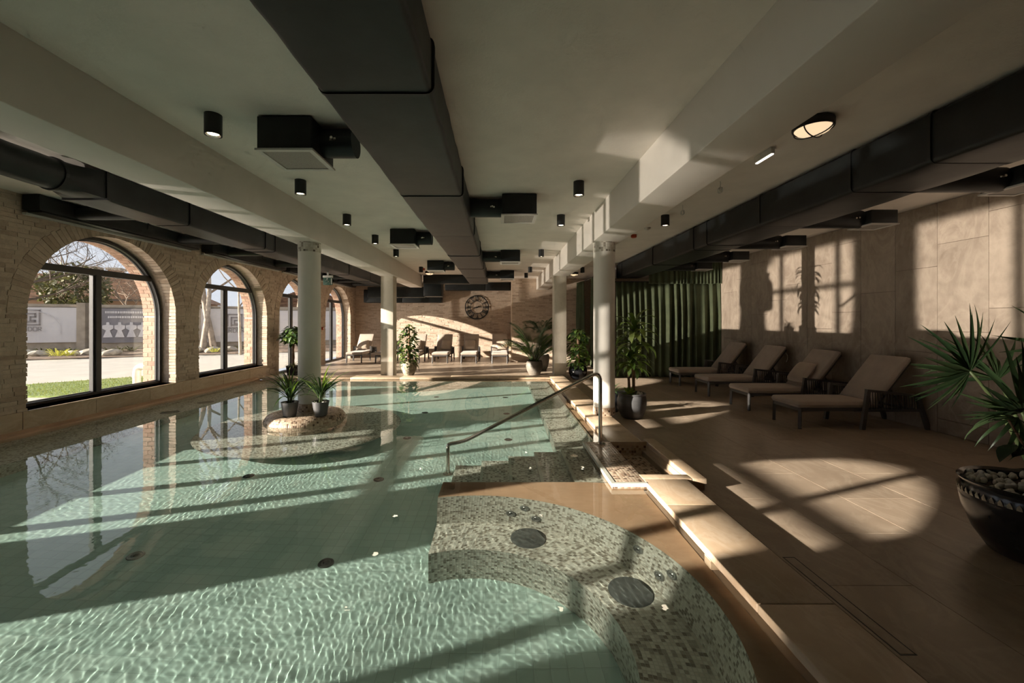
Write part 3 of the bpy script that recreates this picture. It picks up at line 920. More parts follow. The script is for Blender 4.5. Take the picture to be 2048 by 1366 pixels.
def duct_mesh(x0, x1, y0, y1, z0, z1, r):
    """wrapped duct length: soft corners, slightly slack skin"""
    ny = max(2, int((y1-y0)/0.16)); ring = []
    for (cx, cz, a0) in ((x1-r, z1-r, 0), (x0+r, z1-r, PI/2), (x0+r, z0+r, PI), (x1-r, z0+r, 1.5*PI)):
        for k in range(5): ring.append((cx+r*math.cos(a0+PI/8*k), cz+r*math.sin(a0+PI/8*k)))
    full = []
    for k in range(len(ring)):
        a = ring[k]; b = ring[(k+1) % len(ring)]
        full.append(a); L = math.hypot(b[0]-a[0], b[1]-a[1])
        if L > 0.1:
            for q in range(1, 4): full.append((a[0]+(b[0]-a[0])*q/4, a[1]+(b[1]-a[1])*q/4))
    n = len(full); v = []
    sd = random.random()*50
    for j in range(ny+1):
        y = y0+(y1-y0)*j/ny; bulge = max(0.0, math.sin(PI*j/ny))**0.6
        for (px, pz) in full:
            w = 0.006*mnoise.noise((px*4+sd, y*5, pz*4)) * bulge
            sag = -0.007*bulge*(1 if pz < z0+0.03 else 0)
            v.append((px+w, y, pz+w+sag))
    f = []
    for j in range(ny):
        for k in range(n): f.append((j*n+k, j*n+(k+1) % n, (j+1)*n+(k+1) % n, (j+1)*n+k))
    f.append(tuple(reversed(range(n)))); f.append(tuple(ny*n+k for k in range(n)))
    return MB().add(v, f).mesh('duct_segment', MT['duct'], smooth=50)
duct_c = duct_run('central_air_duct', 'wide black wrapped air duct running down the middle of the ceiling', -1.05, -0.39, 2.925, 3.24, [-1.6,0.42,2.42,4.40,6.43,8.44,10.5,12.6,14.86])
duct_r = duct_run('side_air_duct', 'deep black wrapped air duct above the stone-tiled wall and loungers', 3.44, 4.10, 2.848, 3.25, [-0.8,1.4,3.28,4.02,5.42,6.81,7.27,9.2,11.5,12.05])
duct_l = duct_run('window_air_duct', 'black wrapped air duct along the arched window wall, round at one end', -4.80, -4.32, 2.925, 3.24, [4.54,5.75,7.61,7.94,9.78,11.85,13.8,15.6])
# round start of the window-side duct and its square transition
def at_duct(o): o.matrix_parent_inverse = Matrix.Translation(-duct_l.location); return o
path = [(-4.56, -1.0+0.2*k, 3.085) for k in range(26)] + [(-4.56,4.18,3.085)]
at_duct(MB().tube(path, [0.157+0.0025*(k % 2) for k in range(len(path))], 30).build('round_segment', MT['duct'], duct_l, smooth=50))
tr_ = MB(); n = 28; rings = []
for j in range(7):
    s = j/6; y = 4.20 + (4.53-4.20)*s; rg = []
    for k in range(n):
        a = 2*PI*k/n + PI/4; cx_, cz_ = math.cos(a), math.sin(a)
        mxx = max(abs(cx_), abs(cz_)); sq = (cx_/mxx, cz_/mxx)
        e = s**1.2
        rg.append((-4.56 + (cx_*0.16)*(1-e) + sq[0]*0.235*e, y, 3.085 + (cz_*0.16)*(1-e) + sq[1]*0.155*e))
    rings.append(rg)
vv = [p for rg in rings for p in rg]; ff = [(j*n+k, j*n+(k+1) % n, (j+1)*n+(k+1) % n, (j+1)*n+k) for j in range(6) for k in range(n)]
at_duct(tr_.add(vv, ff).build('transition', MT['duct'], duct_l, smooth=50))
at_duct(MB().tube([(-4.56,4.17,3.085),(-4.56,4.205,3.085)], 0.172, 28).build('flange', MT['duct_seam'], duct_l))
at_duct(MB().box(-4.81,-4.31,4.52,4.555,2.915,3.25).build('flange', MT['duct_seam'], duct_l))

# far cross ducts
def far_duct(name, label, boxes, base):
    d = thing(name, label, 'air duct', base)
    for b in boxes:
        o = rbox('segment', *b, 0.02, MT['duct'], d); o.matrix_parent_inverse = Matrix.Translation(-Vector(base))
    return d
far_duct('elbow_air_duct', 'black stepped air duct joining the central duct and dropping behind the beam end', [(-2.75,-1.06,14.9,15.35,2.96,3.25),(-2.82,-2.15,15.36,15.9,2.52,3.25),(-5.0,-2.84,15.62,15.9,2.50,2.90)], (-2.4,15.3,2.52))
far_duct('wall_air_duct', 'long low black air duct on the brick wall between clock and window wall', [(-5.85,-4.2,17.75,18.25,2.40,2.96),(-4.18,-2.5,17.75,18.25,2.40,2.96)], (-4.2,18.0,2.40))
far_duct('ceiling_air_duct', 'flat black air duct along the ceiling above the clock', [(-2.35,-0.6,17.8,18.25,2.94,3.26),(-0.58,0.50,17.8,18.25,2.94,3.26)], (-0.9,18.0,2.94))

# ------------------------------------------------------------------ diffuser boxes
MT['perforated'] = NT('perforated_grille')
def perf():
    t = MT['perforated']
    v = t.vmath('SCALE', t.uv(), scale=95.0)
    fr = t.vmath('FRACTION', v); d = t.vmath('DISTANCE', fr, (0.5,0.5,0.5), out=1)
    sx = t.node('ShaderNodeSeparateXYZ'); t.put(sx.inputs[0], fr)
    a = t.math('SUBTRACT', sx.outputs[0], 0.5); b = t.math('SUBTRACT', sx.outputs[1], 0.5)
    dd = t.math('SQRT', t.math('ADD', t.math('MULTIPLY', a, a), t.math('MULTIPLY', b, b)))
    hole = t.math('LESS_THAN', dd, 0.30)
    return t.done(t.mix(hole, (0.42,0.39,0.35), (0.10,0.09,0.08)), 0.5)
MT['perforated'] = perf()
def diffuser(loc, w, label, pipe, group, h=0.285, pipe_len=0.5, slats=True):
    d = thing('ceiling_diffuser', label, 'air diffuser', loc, 0, group)
    x, y, z = loc
    rbox('plenum_box', -w/2, w/2, -w/2, w/2, 0.012, h, 0.008, MT['duct'], d, 2)
    fr = MB().box(-w/2-0.012, w/2+0.012, -w/2-0.012, -w/2+0.03, 0, 0.016).box(-w/2-0.012, w/2+0.012, w/2-0.03, w/2+0.012, 0, 0.016).box(-w/2-0.012, -w/2+0.03, -w/2+0.03, w/2-0.03, 0, 0.016).box(w/2-0.03, w/2+0.012, -w/2+0.03, w/2-0.03, 0, 0.016)
    f = fr.build('grille_frame', MT['white_metal'], d)
    MB().add([(-w/2+0.03,-w/2+0.03,0.006),(w/2-0.03,-w/2+0.03,0.006),(w/2-0.03,w/2-0.03,0.006),(-w/2+0.03,w/2-0.03,0.006)], [(0,3,2,1)]).build('perforated_plate', MT['perforated'], f, recalc=False)
    if pipe:
        m = MB().tube([(pipe*(w/2-0.01),0.02,h*0.56),(pipe*(w/2+pipe_len),0.02,h*0.56)], 0.122, 24)
        m.build('spigot', MT['duct'], d, smooth=40)
        m = MB().obox((pipe*(w/2+0.10),-0.10,h*0.5),(pipe*(w/2+0.16),-0.115,h*0.5), 0.02, 0.02)
        m.tube([(pipe*(w/2+0.13),-0.105,h*0.5),(pipe*(w/2+0.13),-0.15,h*0.5)], 0.012, 8)
        m.build('damper_lever', MT['steel'], d)
    return d
g1 = 'square diffusers beside the central duct'
for k, y in enumerate((3.60, 7.72, 11.6)):
    diffuser((-1.765, y, 2.985), 0.45, 'black box diffuser joined to the window side of the central duct, %s along it' % ('first','second','third')[k], 1, g1, pipe_len=0.28)
for k, y in enumerate((5.66, 9.95, 13.8)):
    diffuser((0.27, y, 2.985), 0.46, 'black box diffuser joined to the deck side of the central duct, %s along it' % ('first','second','third')[k], -1, g1, pipe_len=0.46)
g2 = 'diffusers under the side duct'
for k, y in enumerate((4.12, 5.73, 7.38, 9.02, 10.55)):
    d = diffuser((5.21, y, 2.893), 0.36, 'flat white grille on a dark box above the loungers, %s along the side duct' % ('first','second','third','fourth','fifth')[k], -1, g2, h=0.20, pipe_len=0.95)
# linear slot plenums above the windows
g3 = 'slot diffusers above the arched windows'
for k, (a, b, nm) in enumerate(((5.46,8.42,'above the window with the logo banner'),(8.76,11.80,'above the window with pale tree trunks'),(12.0,14.9,'above the glazed door by the column'),(15.2,17.6,'above the last arched window'))):
    d = thing('slot_diffuser', 'long black slot diffuser with a white strip %s' % nm, 'air diffuser', (WX+0.14, (a+b)/2, 3.035), 0, g3)
    L = (b-a)/2
    rbox('plenum', -0.12, 0.12, -L, L, 0.03, 0.235, 0.008, MT['duct'], d)
    rbox('slot_rail', -0.085, 0.10, -L+0.04, L-0.02, 0.0, 0.032, 0.004, MT['black_metal'], d)
    MB().box(-0.138, -0.085, -L+0.02, L, -0.028, 0.004).build('white_strip', MT['white_metal'], d)
    for s in (-0.32, 0.32):
        MB().tube([(0.11, s*2*L, 0.125),(1.45, s*2*L, 0.125)], 0.10, 20).build('flexible_pipe', MT['duct'], d, smooth=40)
    MB().tube([(0.30,0.0,0.10),(0.30,0.0,0.24)], 0.012, 8).build('hanger_rod', MT['black_metal'], d)

# ------------------------------------------------------------------ ceiling lights
MT['lamp_glow'] = emit_mat('downlight_glow', (1.0,0.84,0.62), 7.0)
MT['reflector'] = plain('reflector', (0.75,0.72,0.66), 0.18, 0.9)
def downlight(x, y, label, lit=True):
    d = thing('ceiling_downlight', label, 'light', (x, y, CEIL-0.17), 0, 'black cylinder downlights on the ceiling')
    r = 0.064
    MB().lathe([(r-0.006,0.012),(r-0.005,0.0),(r,0.0),(r,0.17)], (0,0,0), 32).build('housing', MT['black_metal'], d, smooth=40)
    MB().lathe([(0.028,0.034),(r-0.010,0.004)], (0,0,0), 28).build('reflector', MT['reflector'], d, smooth=40)
    MB().disc((0,0,0.014), 0.040, 24, -1).build('bulb', MT['lamp_glow'], d, recalc=False)
ordn = ['first','second','third','fourth','fifth','sixth','seventh']
for k, (x, y) in enumerate(((-2.35,3.38),(-2.39,4.95),(-2.42,6.54),(-2.44,8.10),(-2.43,9.70),(-2.43,12.8))):
    downlight(x, y, 'black cylinder downlight, %s in the row beside the beam over the pool' % ordn[k])
for k, (x, y) in enumerate(((0.97,5.0),(0.99,6.57),(1.0,9.72),(0.97,12.8),(0.95,14.4))):
    downlight(x, y, 'black cylinder downlight, %s in the row between central duct and coping-side beam' % ordn[k])
for k, (x, y) in enumerate(((2.66,6.58),(2.62,12.9))):
    downlight(x, y, 'black cylinder downlight over the deck %s' % ('near the coiled cable','near the curtain')[k])
MT['opal'] = emit_mat('opal_glass', (1.0,0.74,0.46), 0.42)
def bulkhead(x, y, label, r=0.15):
    d = thing('bulkhead_light', label, 'light', (x, y, CEIL-0.075), 0, 'caged round bulkhead lights')
    MB().lathe([(r-0.018,0.004),(r-0.004,0.0),(r,0.008),(r,0.06),(r-0.012,0.075)], (0,0,0), 40).build('housing', MT['black_metal'], d, smooth=40)
    MB().lathe([(r-0.016,0.004),(r*0.75,-0.022),(r*0.45,-0.038),(r*0.2,-0.045),(0.0,-0.047)], (0,0,0), 36).build('opal_dome', MT['opal'], d, smooth=60)
    g = MB()
    for a in (0.5, 0.5+PI/2):
        pts = [(r*math.cos(t_)*math.cos(a)*0.98, r*math.cos(t_)*math.sin(a)*0.98, 0.002-0.060*math.sin(t_)) for t_ in [PI*k/14 for k in range(15)]]
        g.tube(pts, 0.0055, 6)
    g.build('wire_cage', MT['black_metal'], d, smooth=40)
bulkhead(2.66, 3.48, 'caged round bulkhead light beside the emergency light over the deck')
bulkhead(-2.36, 13.95, 'caged round bulkhead light in front of the far elbow duct')
bulkhead(2.60, 14.25, 'caged round bulkhead light close to the curtain opening')
# emergency light, detector, alarm, coiled cables, exit sign
d = thing('emergency_light', 'small white emergency light box with a bright strip on the deck ceiling', 'light', (2.66, 4.12, CEIL-0.085))
rbox('case', -0.02, 0.02, -0.13, 0.13, 0.02, 0.085, 0.005, MT['white_metal'], d)
MB().box(-0.012, 0.012, -0.125, 0.125, 0.010, 0.021).build('light_strip', emit_mat('strip_glow', (1.0,0.95,0.85), 0.9), d)
d = thing('smoke_detector', 'small white smoke detector between the downlight and the red alarm', 'detector', (2.69, 7.45, CEIL-0.045))
MB().lathe([(0.0,0.0),(0.028,0.002),(0.045,0.018),(0.05,0.03),(0.05,0.045)], (0,0,0), 24).build('body', MT['white_metal'], d, smooth=40)
MB().lathe([(0.055,0.035),(0.058,0.045)], (0,0,0), 24).build('mount_ring', MT['white_metal'], d)
MT['alarm_red'] = plain('alarm_red', (0.45,0.06,0.02), 0.35)
for (x, y, nm) in ((2.64, 8.05, 'beside the coping-side column top'), (-2.42, 13.15, 'beside the far downlight over the pool')):
    d = thing('fire_alarm', 'small red fire alarm sounder on the ceiling %s' % nm, 'alarm', (x, y, CEIL-0.065), 0)
    MB().lathe([(0.0,0.0),(0.035,0.002),(0.052,0.012),(0.055,0.03),(0.05,0.05)], (0,0,0), 20).build('sounder', MT['alarm_red'], d, smooth=40)
    MB().lathe([(0.05,0.05),(0.056,0.052),(0.056,0.065)], (0,0,0), 20).build('base_ring', MT['alarm_red'], d)
for (x, y, nm) in ((2.68, 4.98, 'next to the emergency light'), (2.68, 6.0, 'next to the deck downlight')):
    d = thing('coiled_cable', 'small coil of spare grey cable hanging from the ceiling %s' % nm, 'cable', (x, y, CEIL-0.14), 0)
    m = MB()
    pts = [(0.035*math.sin(k*0.55)*0.6, 0.022*math.cos(k*0.9), 0.03+0.035*math.cos(k*0.55)) for k in range(46)]
    m.tube(pts, 0.0035, 6); m.build('coil', MT['white_metal'], d, smooth=40)
    MB().tube([(0,0,0.06),(0.004,0.0,0.10),(0.0,0.0,0.14)], 0.0035, 6).build('lead', MT['white_metal'], d, smooth=40)
# exit sign hanging under the duct at the window wall
d = thing('exit_sign', 'small hanging running-man exit sign under the window-side duct', 'sign', (-4.6, 11.05, 2.56))
rbox('bracket', -0.13, 0.13, -0.03, 0.03, 0.20, 0.26, 0.006, MT['white_metal'], d)
rbox('panel', -0.125, 0.125, -0.008, 0.008, 0.0, 0.20, 0.004, plain('sign_green', (0.05,0.12,0.09), 0.4), d)
m = MB()
for (a, b) in (((-0.02,0.15),(0.015,0.10)),((0.015,0.10),(0.06,0.11)),((-0.02,0.15),(-0.06,0.11)),((0.015,0.10),(-0.01,0.06)),((-0.01,0.06),(-0.06,0.05)),((0.015,0.10),(0.05,0.06)),((0.05,0.06),(0.05,0.02))):
    m.obox((a[0],-0.010,a[1]),(b[0],-0.010,b[1]), 0.004, 0.018, (0,1,0))
m.box(-0.03, 0.0, -0.012, -0.008, 0.155, 0.185)
m.box(0.085, 0.11, -0.012, -0.008, 0.02, 0.18)
m.build('pictogram', MT['white_metal'], d)
MB().box(-0.02,0.02,-0.02,0.02,0.26,0.37).build('stem', MT['white_metal'], d)

# ------------------------------------------------------------------ handrail
hr = thing('handrail', 'brushed steel handrail sloping from the landing down into the water', 'handrail', (1.22, 4.95, COPE))
HB = Vector((1.22, 4.95, COPE))
def bend(pts, r, n=7):
    out = [Vector(pts[0])]
    for i in range(1, len(pts)-1):
        p = Vector(pts[i]); a = (Vector(pts[i-1])-p).normalized(); b = (Vector(pts[i+1])-p).normalized()
        rr = r[i-1] if isinstance(r, (list, tuple)) else r
        s, e = p + a*rr, p + b*rr
        for k in range(n+1):
            q = k/n; out.append(s*(1-q)**2 + p*2*q*(1-q) + e*q*q)
    out.append(Vector(pts[-1])); return out
pts = bend([(1.22,4.95,COPE),(1.22,4.95,0.985),(-0.42,4.95,0.135),(-0.615,4.95,0.10),(-0.615,4.95,ZB+0.006)], [0.13,0.10,0.035])
o = MB().tube([p-HB for p in pts], 0.0225, 16).build('rail', MT['steel'], hr, smooth=60); o.cycles.is_caustics_receiver = True
MB().lathe([(0.0,0.0),(0.058,0.0),(0.058,0.006),(0.03,0.016),(0.024,0.03)], (0,0,0), 24).build('flange', MT['steel'], hr, smooth=40)
o = MB().lathe([(0.0,0.0),(0.058,0.0),(0.058,0.006),(0.03,0.016),(0.024,0.03)], (-1.835,0,ZB-COPE), 24).build('flange', MT['steel'], hr, smooth=40)
m = MB()
for k in range(4): m.lathe([(0.006,0.006),(0.006,0.011),(0.0,0.012)], (0.044*math.cos(k*PI/2+0.6), 0.044*math.sin(k*PI/2+0.6), 0), 8)
m.build('bolt', MT['steel'], hr)

# slot drain in the deck
d = thing('slot_drain', 'long narrow slot drain with tiled lid set in the deck by the coping', 'drain', (1.94, 2.35, 0.0))
MB().box(-0.040,-0.034,-0.40,0.40,-0.012,0.0012).box(0.034,0.040,-0.40,0.40,-0.012,0.0012).box(-0.04,0.04,-0.406,-0.40,-0.012,0.0012).box(-0.04,0.04,0.40,0.406,-0.012,0.0012).build('gap_frame', MT['black_metal'], d)
rbox('lid', -0.033, 0.033, -0.398, 0.398, -0.012, 0.0015, 0.0008, MT['floor_tile'], d, 1)
# ------------------------------------------------------------------ loungers
def fabric(name, col, sc=700.0, b=0.25, rough=0.9):
    t = NT(name)
    v = t.objc()
    wv = t.node('ShaderNodeTexWave'); wv.inputs['Scale'].default_value = 90; t.put(wv.inputs['Vector'], v)
    n = t.noise(v, 5, 4); n2 = t.noise(v, sc*0.3, 2)
    c = t.ramp(n, [(0.3, tuple(k*0.90 for k in col)), (0.7, tuple(min(1, k*1.06) for k in col))])
    t.bump(n2, b, 0.002)
    t.p.inputs['Sheen Weight'].default_value = 0.15
    return t.done(c, rough)
MT['cushion'] = fabric('cushion_fabric', (0.44,0.36,0.295))
MT['pillow_f'] = fabric('pillow_fabric', (0.48,0.385,0.30))
MT['lounge_metal'] = plain('lounger_metal', (0.075,0.070,0.066), 0.42, obj=True)
MT['rope'] = plain('woven_rope', (0.060,0.056,0.053), 0.75, obj=True)

def soft_slab(name, L, W, T, mat, nl=14, nw=8, puff=0.010):
    """cushion: x 0..L, y +-W/2, z 0..T with rounded edges and a slight crown"""
    m = MB(); r = min(T*0.45, 0.035)
    prof = []
    def pt(u, v, top):
        x, y = u*L, (v-0.5)*W
        ex = min(u*L, L-u*L); ey = min(v*W, W-v*W)
        dx = max(0.0, 1-ex/r); dy = max(0.0, 1-ey/r)
        d = min(1.0, math.hypot(dx, dy)); h = (T/2)*math.sqrt(max(0, 1-d*d)) if d > 0 else T/2
        h += puff*math.sin(PI*u)**0.5*math.sin(PI*v)**0.5 if 0 < u < 1 and 0 < v < 1 else 0
        return (x, y, T/2 + (h if top else -h*0.94))
    us = [0, r/L*0.3, r/L*0.7, r/L*1.0] + [r/L+(1-2*r/L)*k/nl for k in range(1, nl)] + [1-r/L, 1-r/L*0.7, 1-r/L*0.3, 1]
    vs_ = [0, r/W*0.3, r/W*0.7, r/W] + [r/W+(1-2*r/W)*k/nw for k in range(1, nw)] + [1-r/W, 1-r/W*0.7, 1-r/W*0.3, 1]
    nu, nv = len(us), len(vs_)
    v = [pt(u, w, True) for u in us for w in vs_] + [pt(u, w, False) for u in us for w in vs_]
    o = nu*nv; f = []
    for i in range(nu-1):
        for j in range(nv-1):
            a = i*nv+j
            f.append((a, a+nv, a+nv+1, a+1)); f.append((o+a, o+a+1, o+a+nv+1, o+a+nv))
    for i in range(nu-1):
        for j in (0, nv-1):
            a = i*nv+j; f.append((a, a+nv, o+a+nv, o+a))
    for j in range(nv-1):
        for i in (0, nu-1):
            a = i*nv+j; f.append((a, a+1, o+a+1, o+a))
    m.add(v, f); return m.mesh(name, mat, smooth=70)

def make_lounger(label, group):
    """foot end at x=0, backrest towards +x, centred on y"""
    W = 0.60
    t = thing('sun_lounger', label, 'lounger', (0,0,0), 0, group)
    mtl = MT['lounge_metal']
    def tube_bar(name, segs, parent=t, w=0.035, h=0.035):
        m = MB()
        for a, b in segs: m.obox(a, b, w, h)
        return m.build(name, mtl, parent)
    y1 = W/2-0.02
    tube_bar('side_rail', [((0.02,-y1,0.285),(1.70,-y1,0.285))], h=0.045)
    tube_bar('side_rail', [((0.02,y1,0.285),(1.70,y1,0.285))], h=0.045)
    tube_bar('cross_rail', [((0.03,-y1,0.285),(0.03,y1,0.285))], h=0.045)
    tube_bar('cross_rail', [((1.05,-y1,0.285),(1.05,y1,0.285))])
    for s in (-1, 1):
        lg = MB().obox((0.03,s*y1,0.30),(0.025,s*(y1+0.004),0.01), 0.036, 0.040).build('leg', mtl, t)
        MB().box(0.008,0.042,s*(y1+0.004)-0.017,s*(y1+0.004)+0.017,0,0.012).build('foot_cap', MT['rope'], lg)
    # arm frames with woven rope infill
    for s in (-1, 1):
        ya = s*(W/2+0.035)
        m = MB().obox((0.90,ya,0.0),(0.985,ya,0.585), 0.042, 0.055, (1,0,0))
        fl = m.build('leg', mtl, t)
        m = MB().obox((1.86,ya,0.0),(1.70,ya,0.50), 0.042, 0.055, (1,0,0)); m.build('leg', mtl, t)
        m = MB().obox((0.955,ya,0.575),(1.72,ya,0.495), 0.050, 0.035); ar = m.build('armrest', mtl, t)
        m = MB().obox((0.93,ya,0.285),(1.79,ya,0.285), 0.040, 0.035); m.build('arm_rail', mtl, t)
        m = MB()
        for k in range(40):
            x = 1.00 + 0.745*k/39
            zt = 0.575 - 0.0805*(x-0.955)/0.765
            m.obox((x,ya+(0.010 if k % 2 else -0.010),zt-0.01),(x+0.01,ya+(0.010 if k % 2 else -0.010),0.295), 0.008, 0.008)
        rp = m.build('woven_rope', MT['rope'], ar); rp['kind'] = 'stuff'
        m = MB().obox((1.50,s*y1,0.285),(1.50,ya,0.285), 0.03, 0.03); m.build('cross_rail', mtl, t)
    # reclining back frame and its prop
    a = math.radians(52); bx, bz = 1.16, 0.315
    ex, ez = bx+0.84*math.cos(a), bz+0.84*math.sin(a)
    m = MB()
    for s in (-1, 1): m.obox((bx,s*(y1-0.03),bz),(ex,s*(y1-0.03),ez), 0.03, 0.03)
    m.obox((ex,-y1+0.03,ez),(ex,y1-0.03,ez), 0.03, 0.03).obox(((bx+ex)/2,-y1+0.03,(bz+ez)/2),((bx+ex)/2,y1-0.03,(bz+ez)/2), 0.03, 0.03)
    m.build('back_frame', mtl, t)
    m = MB()
    for s in (-1, 1): m.obox((bx+0.42*math.cos(a),s*0.16,bz+0.42*math.sin(a)),(1.66,s*0.16,0.285), 0.018, 0.018)
    m.obox((1.66,-y1,0.285),(1.66,y1,0.285), 0.03, 0.03); m.build('back_prop', mtl, t)
    # cushions
    me = LME['seat']; link('seat_cushion', me, t, (-0.012,0,0.308))
    bc = link('back_cushion', LME['back'], t, (bx-0.018,0,bz+0.02)); bc.rotation_euler = (0,-a,0)
    m = MB()
    for s in (-1, 1):
        m.tube([(0.79,s*0.20,-0.005),(0.80,s*0.20,-0.05),(0.76,s*0.205,-0.07)], 0.004, 6)
    tp = m.build('tie', MT['pillow_f'], bc)
    return t
LME = {'seat': soft_slab('seat_cushion', 1.20, 0.62, 0.095, MT['cushion']), 'back': soft_slab('back_cushion', 0.86, 0.62, 0.095, MT['cushion'])}
gA = 'loungers along the stone-tiled wall'
gB = 'loungers along the clock wall'
proto = make_lounger('taupe-cushioned lounger with dark rope arms, next to the fan palm', gA)
proto.location = (4.40, 6.33, 0)
labsA = ['taupe-cushioned lounger with a loose pillow, second from the fan palm', 'taupe-cushioned lounger with a white strap behind its back, third from the fan palm', 'taupe-cushioned lounger beside the green curtain']
for k, (y, lb) in enumerate(zip((7.56, 8.95, 10.34), labsA)):
    c = tree_copy(proto); c.location = (4.40, y, 0); tag(c, lb, 'lounger', gA)
MB().tube([(1.70,-0.20,0.92),(1.735,-0.205,0.86),(1.74,-0.20,0.78),(1.72,-0.20,0.72)], 0.006, 6).build('strap', MT['white_metal'], [o for o in bpy.data.objects if o.get('label') == labsA[1]][0])
RB = [(0.03,15.42,'cushioned lounger against the clock wall, next to the brick corner'), (-1.14,15.5,'cushioned lounger under the wall clock'), (-2.23,15.5,'cushioned lounger against the brick wall, third from the brick corner'), (-3.30,15.5,'cushioned lounger half hidden by the urn of climbing leaves'), (-4.38,15.5,'cushioned lounger half hidden by the square pillar'), (-5.53,15.65,'cushioned lounger beside the last arched window')]
for (x, y, lb) in RB:
    c = tree_copy(proto); c.location = (x, y, 0); c.rotation_euler = (0,0,PI/2); tag(c, lb, 'lounger', gB)

# pillows
def pillow_mesh(s=0.44, T=0.15):
    n = 14; v = []; f = []
    for sd in (1, -1):
        for i in range(n+1):
            for j in range(n+1):
                u, w = i/n*2-1, j/n*2-1
                pu, pw = u*(1-0.07*(w*w)), w*(1-0.07*(u*u))
                h = (1-u**4)*(1-w**4); h = h**0.6
                v.append((pu*s/2, pw*s/2, sd*T/2*h))
    N = (n+1)*(n+1)
    for i in range(n):
        for j in range(n):
            a = i*(n+1)+j
            f.append((a, a+n+1, a+n+2, a+1)); f.append((N+a, N+a+1, N+a+n+2, N+a+n+1))
    return MB().add(v, f).mesh('throw_pillow', MT['pillow_f'], smooth=True)
PM = pillow_mesh()
def pillow(mat4, label, group):
    o = link('throw_pillow', PM); o.matrix_world = mat4; tag(o, label, 'pillow', group)
    m = MB(); s = 0.44/2
    pts = [(u*s*(1-0.07*w*w), w*s*(1-0.07*u*u), 0) for (u, w) in [(-1+2*k/10, -1) for k in range(10)] + [(1, -1+2*k/10) for k in range(10)] + [(1-2*k/10, 1) for k in range(10)] + [(-1, 1-2*k/10) for k in range(11)]]
    m.tube(pts, 0.006, 6, False).build('piping', MT['cushion'], o, smooth=True)
a52 = math.radians(52)
def lean(base, rz, along, side, extra=0.0, up=0.44):
    """pillow leaning on a lounger's back cushion"""
    nx, nz = -math.sin(a52), math.cos(a52)
    p = Vector((1.16-0.018,0,0.335)) + Vector((math.cos(a52),0,math.sin(a52)))*along + Vector((nx,0,nz))*0.165
    p.y += side
    return Matrix.Translation(base) @ Matrix.Rotation(rz, 4, 'Z') @ Matrix.Translation(p) @ Matrix.Rotation(-a52+extra, 4, 'Y')
pillow(lean(Vector((4.40,7.56,0)), 0, 0.27, 0.02, 0.02), 'square taupe pillow on the second lounger from the fan palm', 'throw pillows')
pl_lab = ['square pillow on the lounger next to the brick corner', 'square pillow on the lounger under the wall clock', 'square pillow on the third lounger from the brick corner', 'square pillow on the lounger behind the urn of climbing leaves', 'square pillow on the lounger behind the square pillar', 'square pillow on the lounger beside the last arched window']
for k, (x, y, lb) in enumerate(RB):
    pillow(lean(Vector((x,y,0)), PI/2, 0.27, (-0.06,0.03,-0.10,0.05,0.0,0.03)[k], 0.02), pl_lab[k], 'throw pillows')

# ------------------------------------------------------------------ curtains
def curtain_mat():
    t = NT('green_velvet')
    v = t.pos(); n = t.noise(v, 2.5, 4); n2 = t.noise(t.vmath('MULTIPLY', v, (1,1,0.12)), 60, 3)
    c = t.ramp(n, [(0.3,(0.044,0.058,0.028)),(0.7,(0.076,0.094,0.044))])
    t.bump(n2, 0.2, 0.003)
    t.p.inputs['Sheen Weight'].default_value = 0.2; t.p.inputs['Sheen Roughness'].default_value = 0.4
    t.p.inputs['Sheen Tint'].default_value = (0.55,0.65,0.35,1)
    return t.done(c, 0.85)
MT['curtain'] = curtain_mat()
def curtain(name, label, p0, p1, z0, z1, amp, wl, group, seed=0, parent=None):
    rg = random.Random(seed)
    a, b = Vector(p0), Vector(p1); d = (b-a); L = d.length; d.normalize(); nrm = Vector((d.y,-d.x,0))
    nu = int(L/0.018); nz = 14
    ph = [0.0]; 
    for i in range(nu): ph.append(ph[-1] + 2*PI*0.018/(wl*(0.55+0.9*(0.5+0.9*mnoise.noise((i*0.045+seed*9.1, 0.3, 0.7))))))
    v = []
    for j in range(nz+1):
        s = j/nz; z = z0+(z1-z0)*s
        am = amp*(0.35 + 0.65*min(1.0, (1-s)*2.6)) 
        for i in range(nu+1):
            w = ph[i] + 0.35*mnoise.noise((i*0.05, s*1.3, seed))
            off = am*(math.sin(w) + 0.28*math.sin(2*w+0.8)) * (0.85+0.9*mnoise.noise((i*0.05, seed, 3.0)))
            sh = 0.25*am*math.cos(w)
            p = a + d*(L*i/nu + sh) + nrm*off
            v.append((p.x, p.y, z + (0.012*mnoise.noise((i*0.06, seed, 9)) if j == 0 else 0)))
    n = nu+1; f = [(j*n+i, j*n+i+1, (j+1)*n+i+1, (j+1)*n+i) for j in range(nz) for i in range(nu)]
    o = MB().add(v, f).build(name, MT['curtain'], parent, smooth=True, recalc=False)
    md = o.modifiers.new('cloth_thickness', 'SOLIDIFY'); md.thickness = 0.006
    if parent is None: tag(o, label, 'curtain', group)
    return o
gC = 'dark green curtains closing off the side room'
cu = curtain('curtain', 'wide dark green pleated curtain behind the dracaena, reaching the tiled wall', (3.30,11.62,0), (6.25,11.62,0), 0.015, 2.70, 0.062, 0.20, gC, 1)
MB().tube([(3.25,11.64,2.705),(6.26,11.64,2.705)], 0.014, 8).build('curtain_rod', MT['black_metal'], cu)
curtain('valance', '', (4.2,11.55,0), (6.26,11.55,0), 2.64, 3.27, 0.030, 0.135, None, 4, cu)
cu2 = curtain('curtain', 'dark green curtain panel partly behind the round coping-side column', (3.22,14.35,0), (3.28,11.75,0), 0.015, 3.10, 0.055, 0.17, gC, 2)
MB().tube([(3.22,16.1,3.115),(3.25,11.7,3.115)], 0.014, 8).build('curtain_rod', MT['black_metal'], cu2)
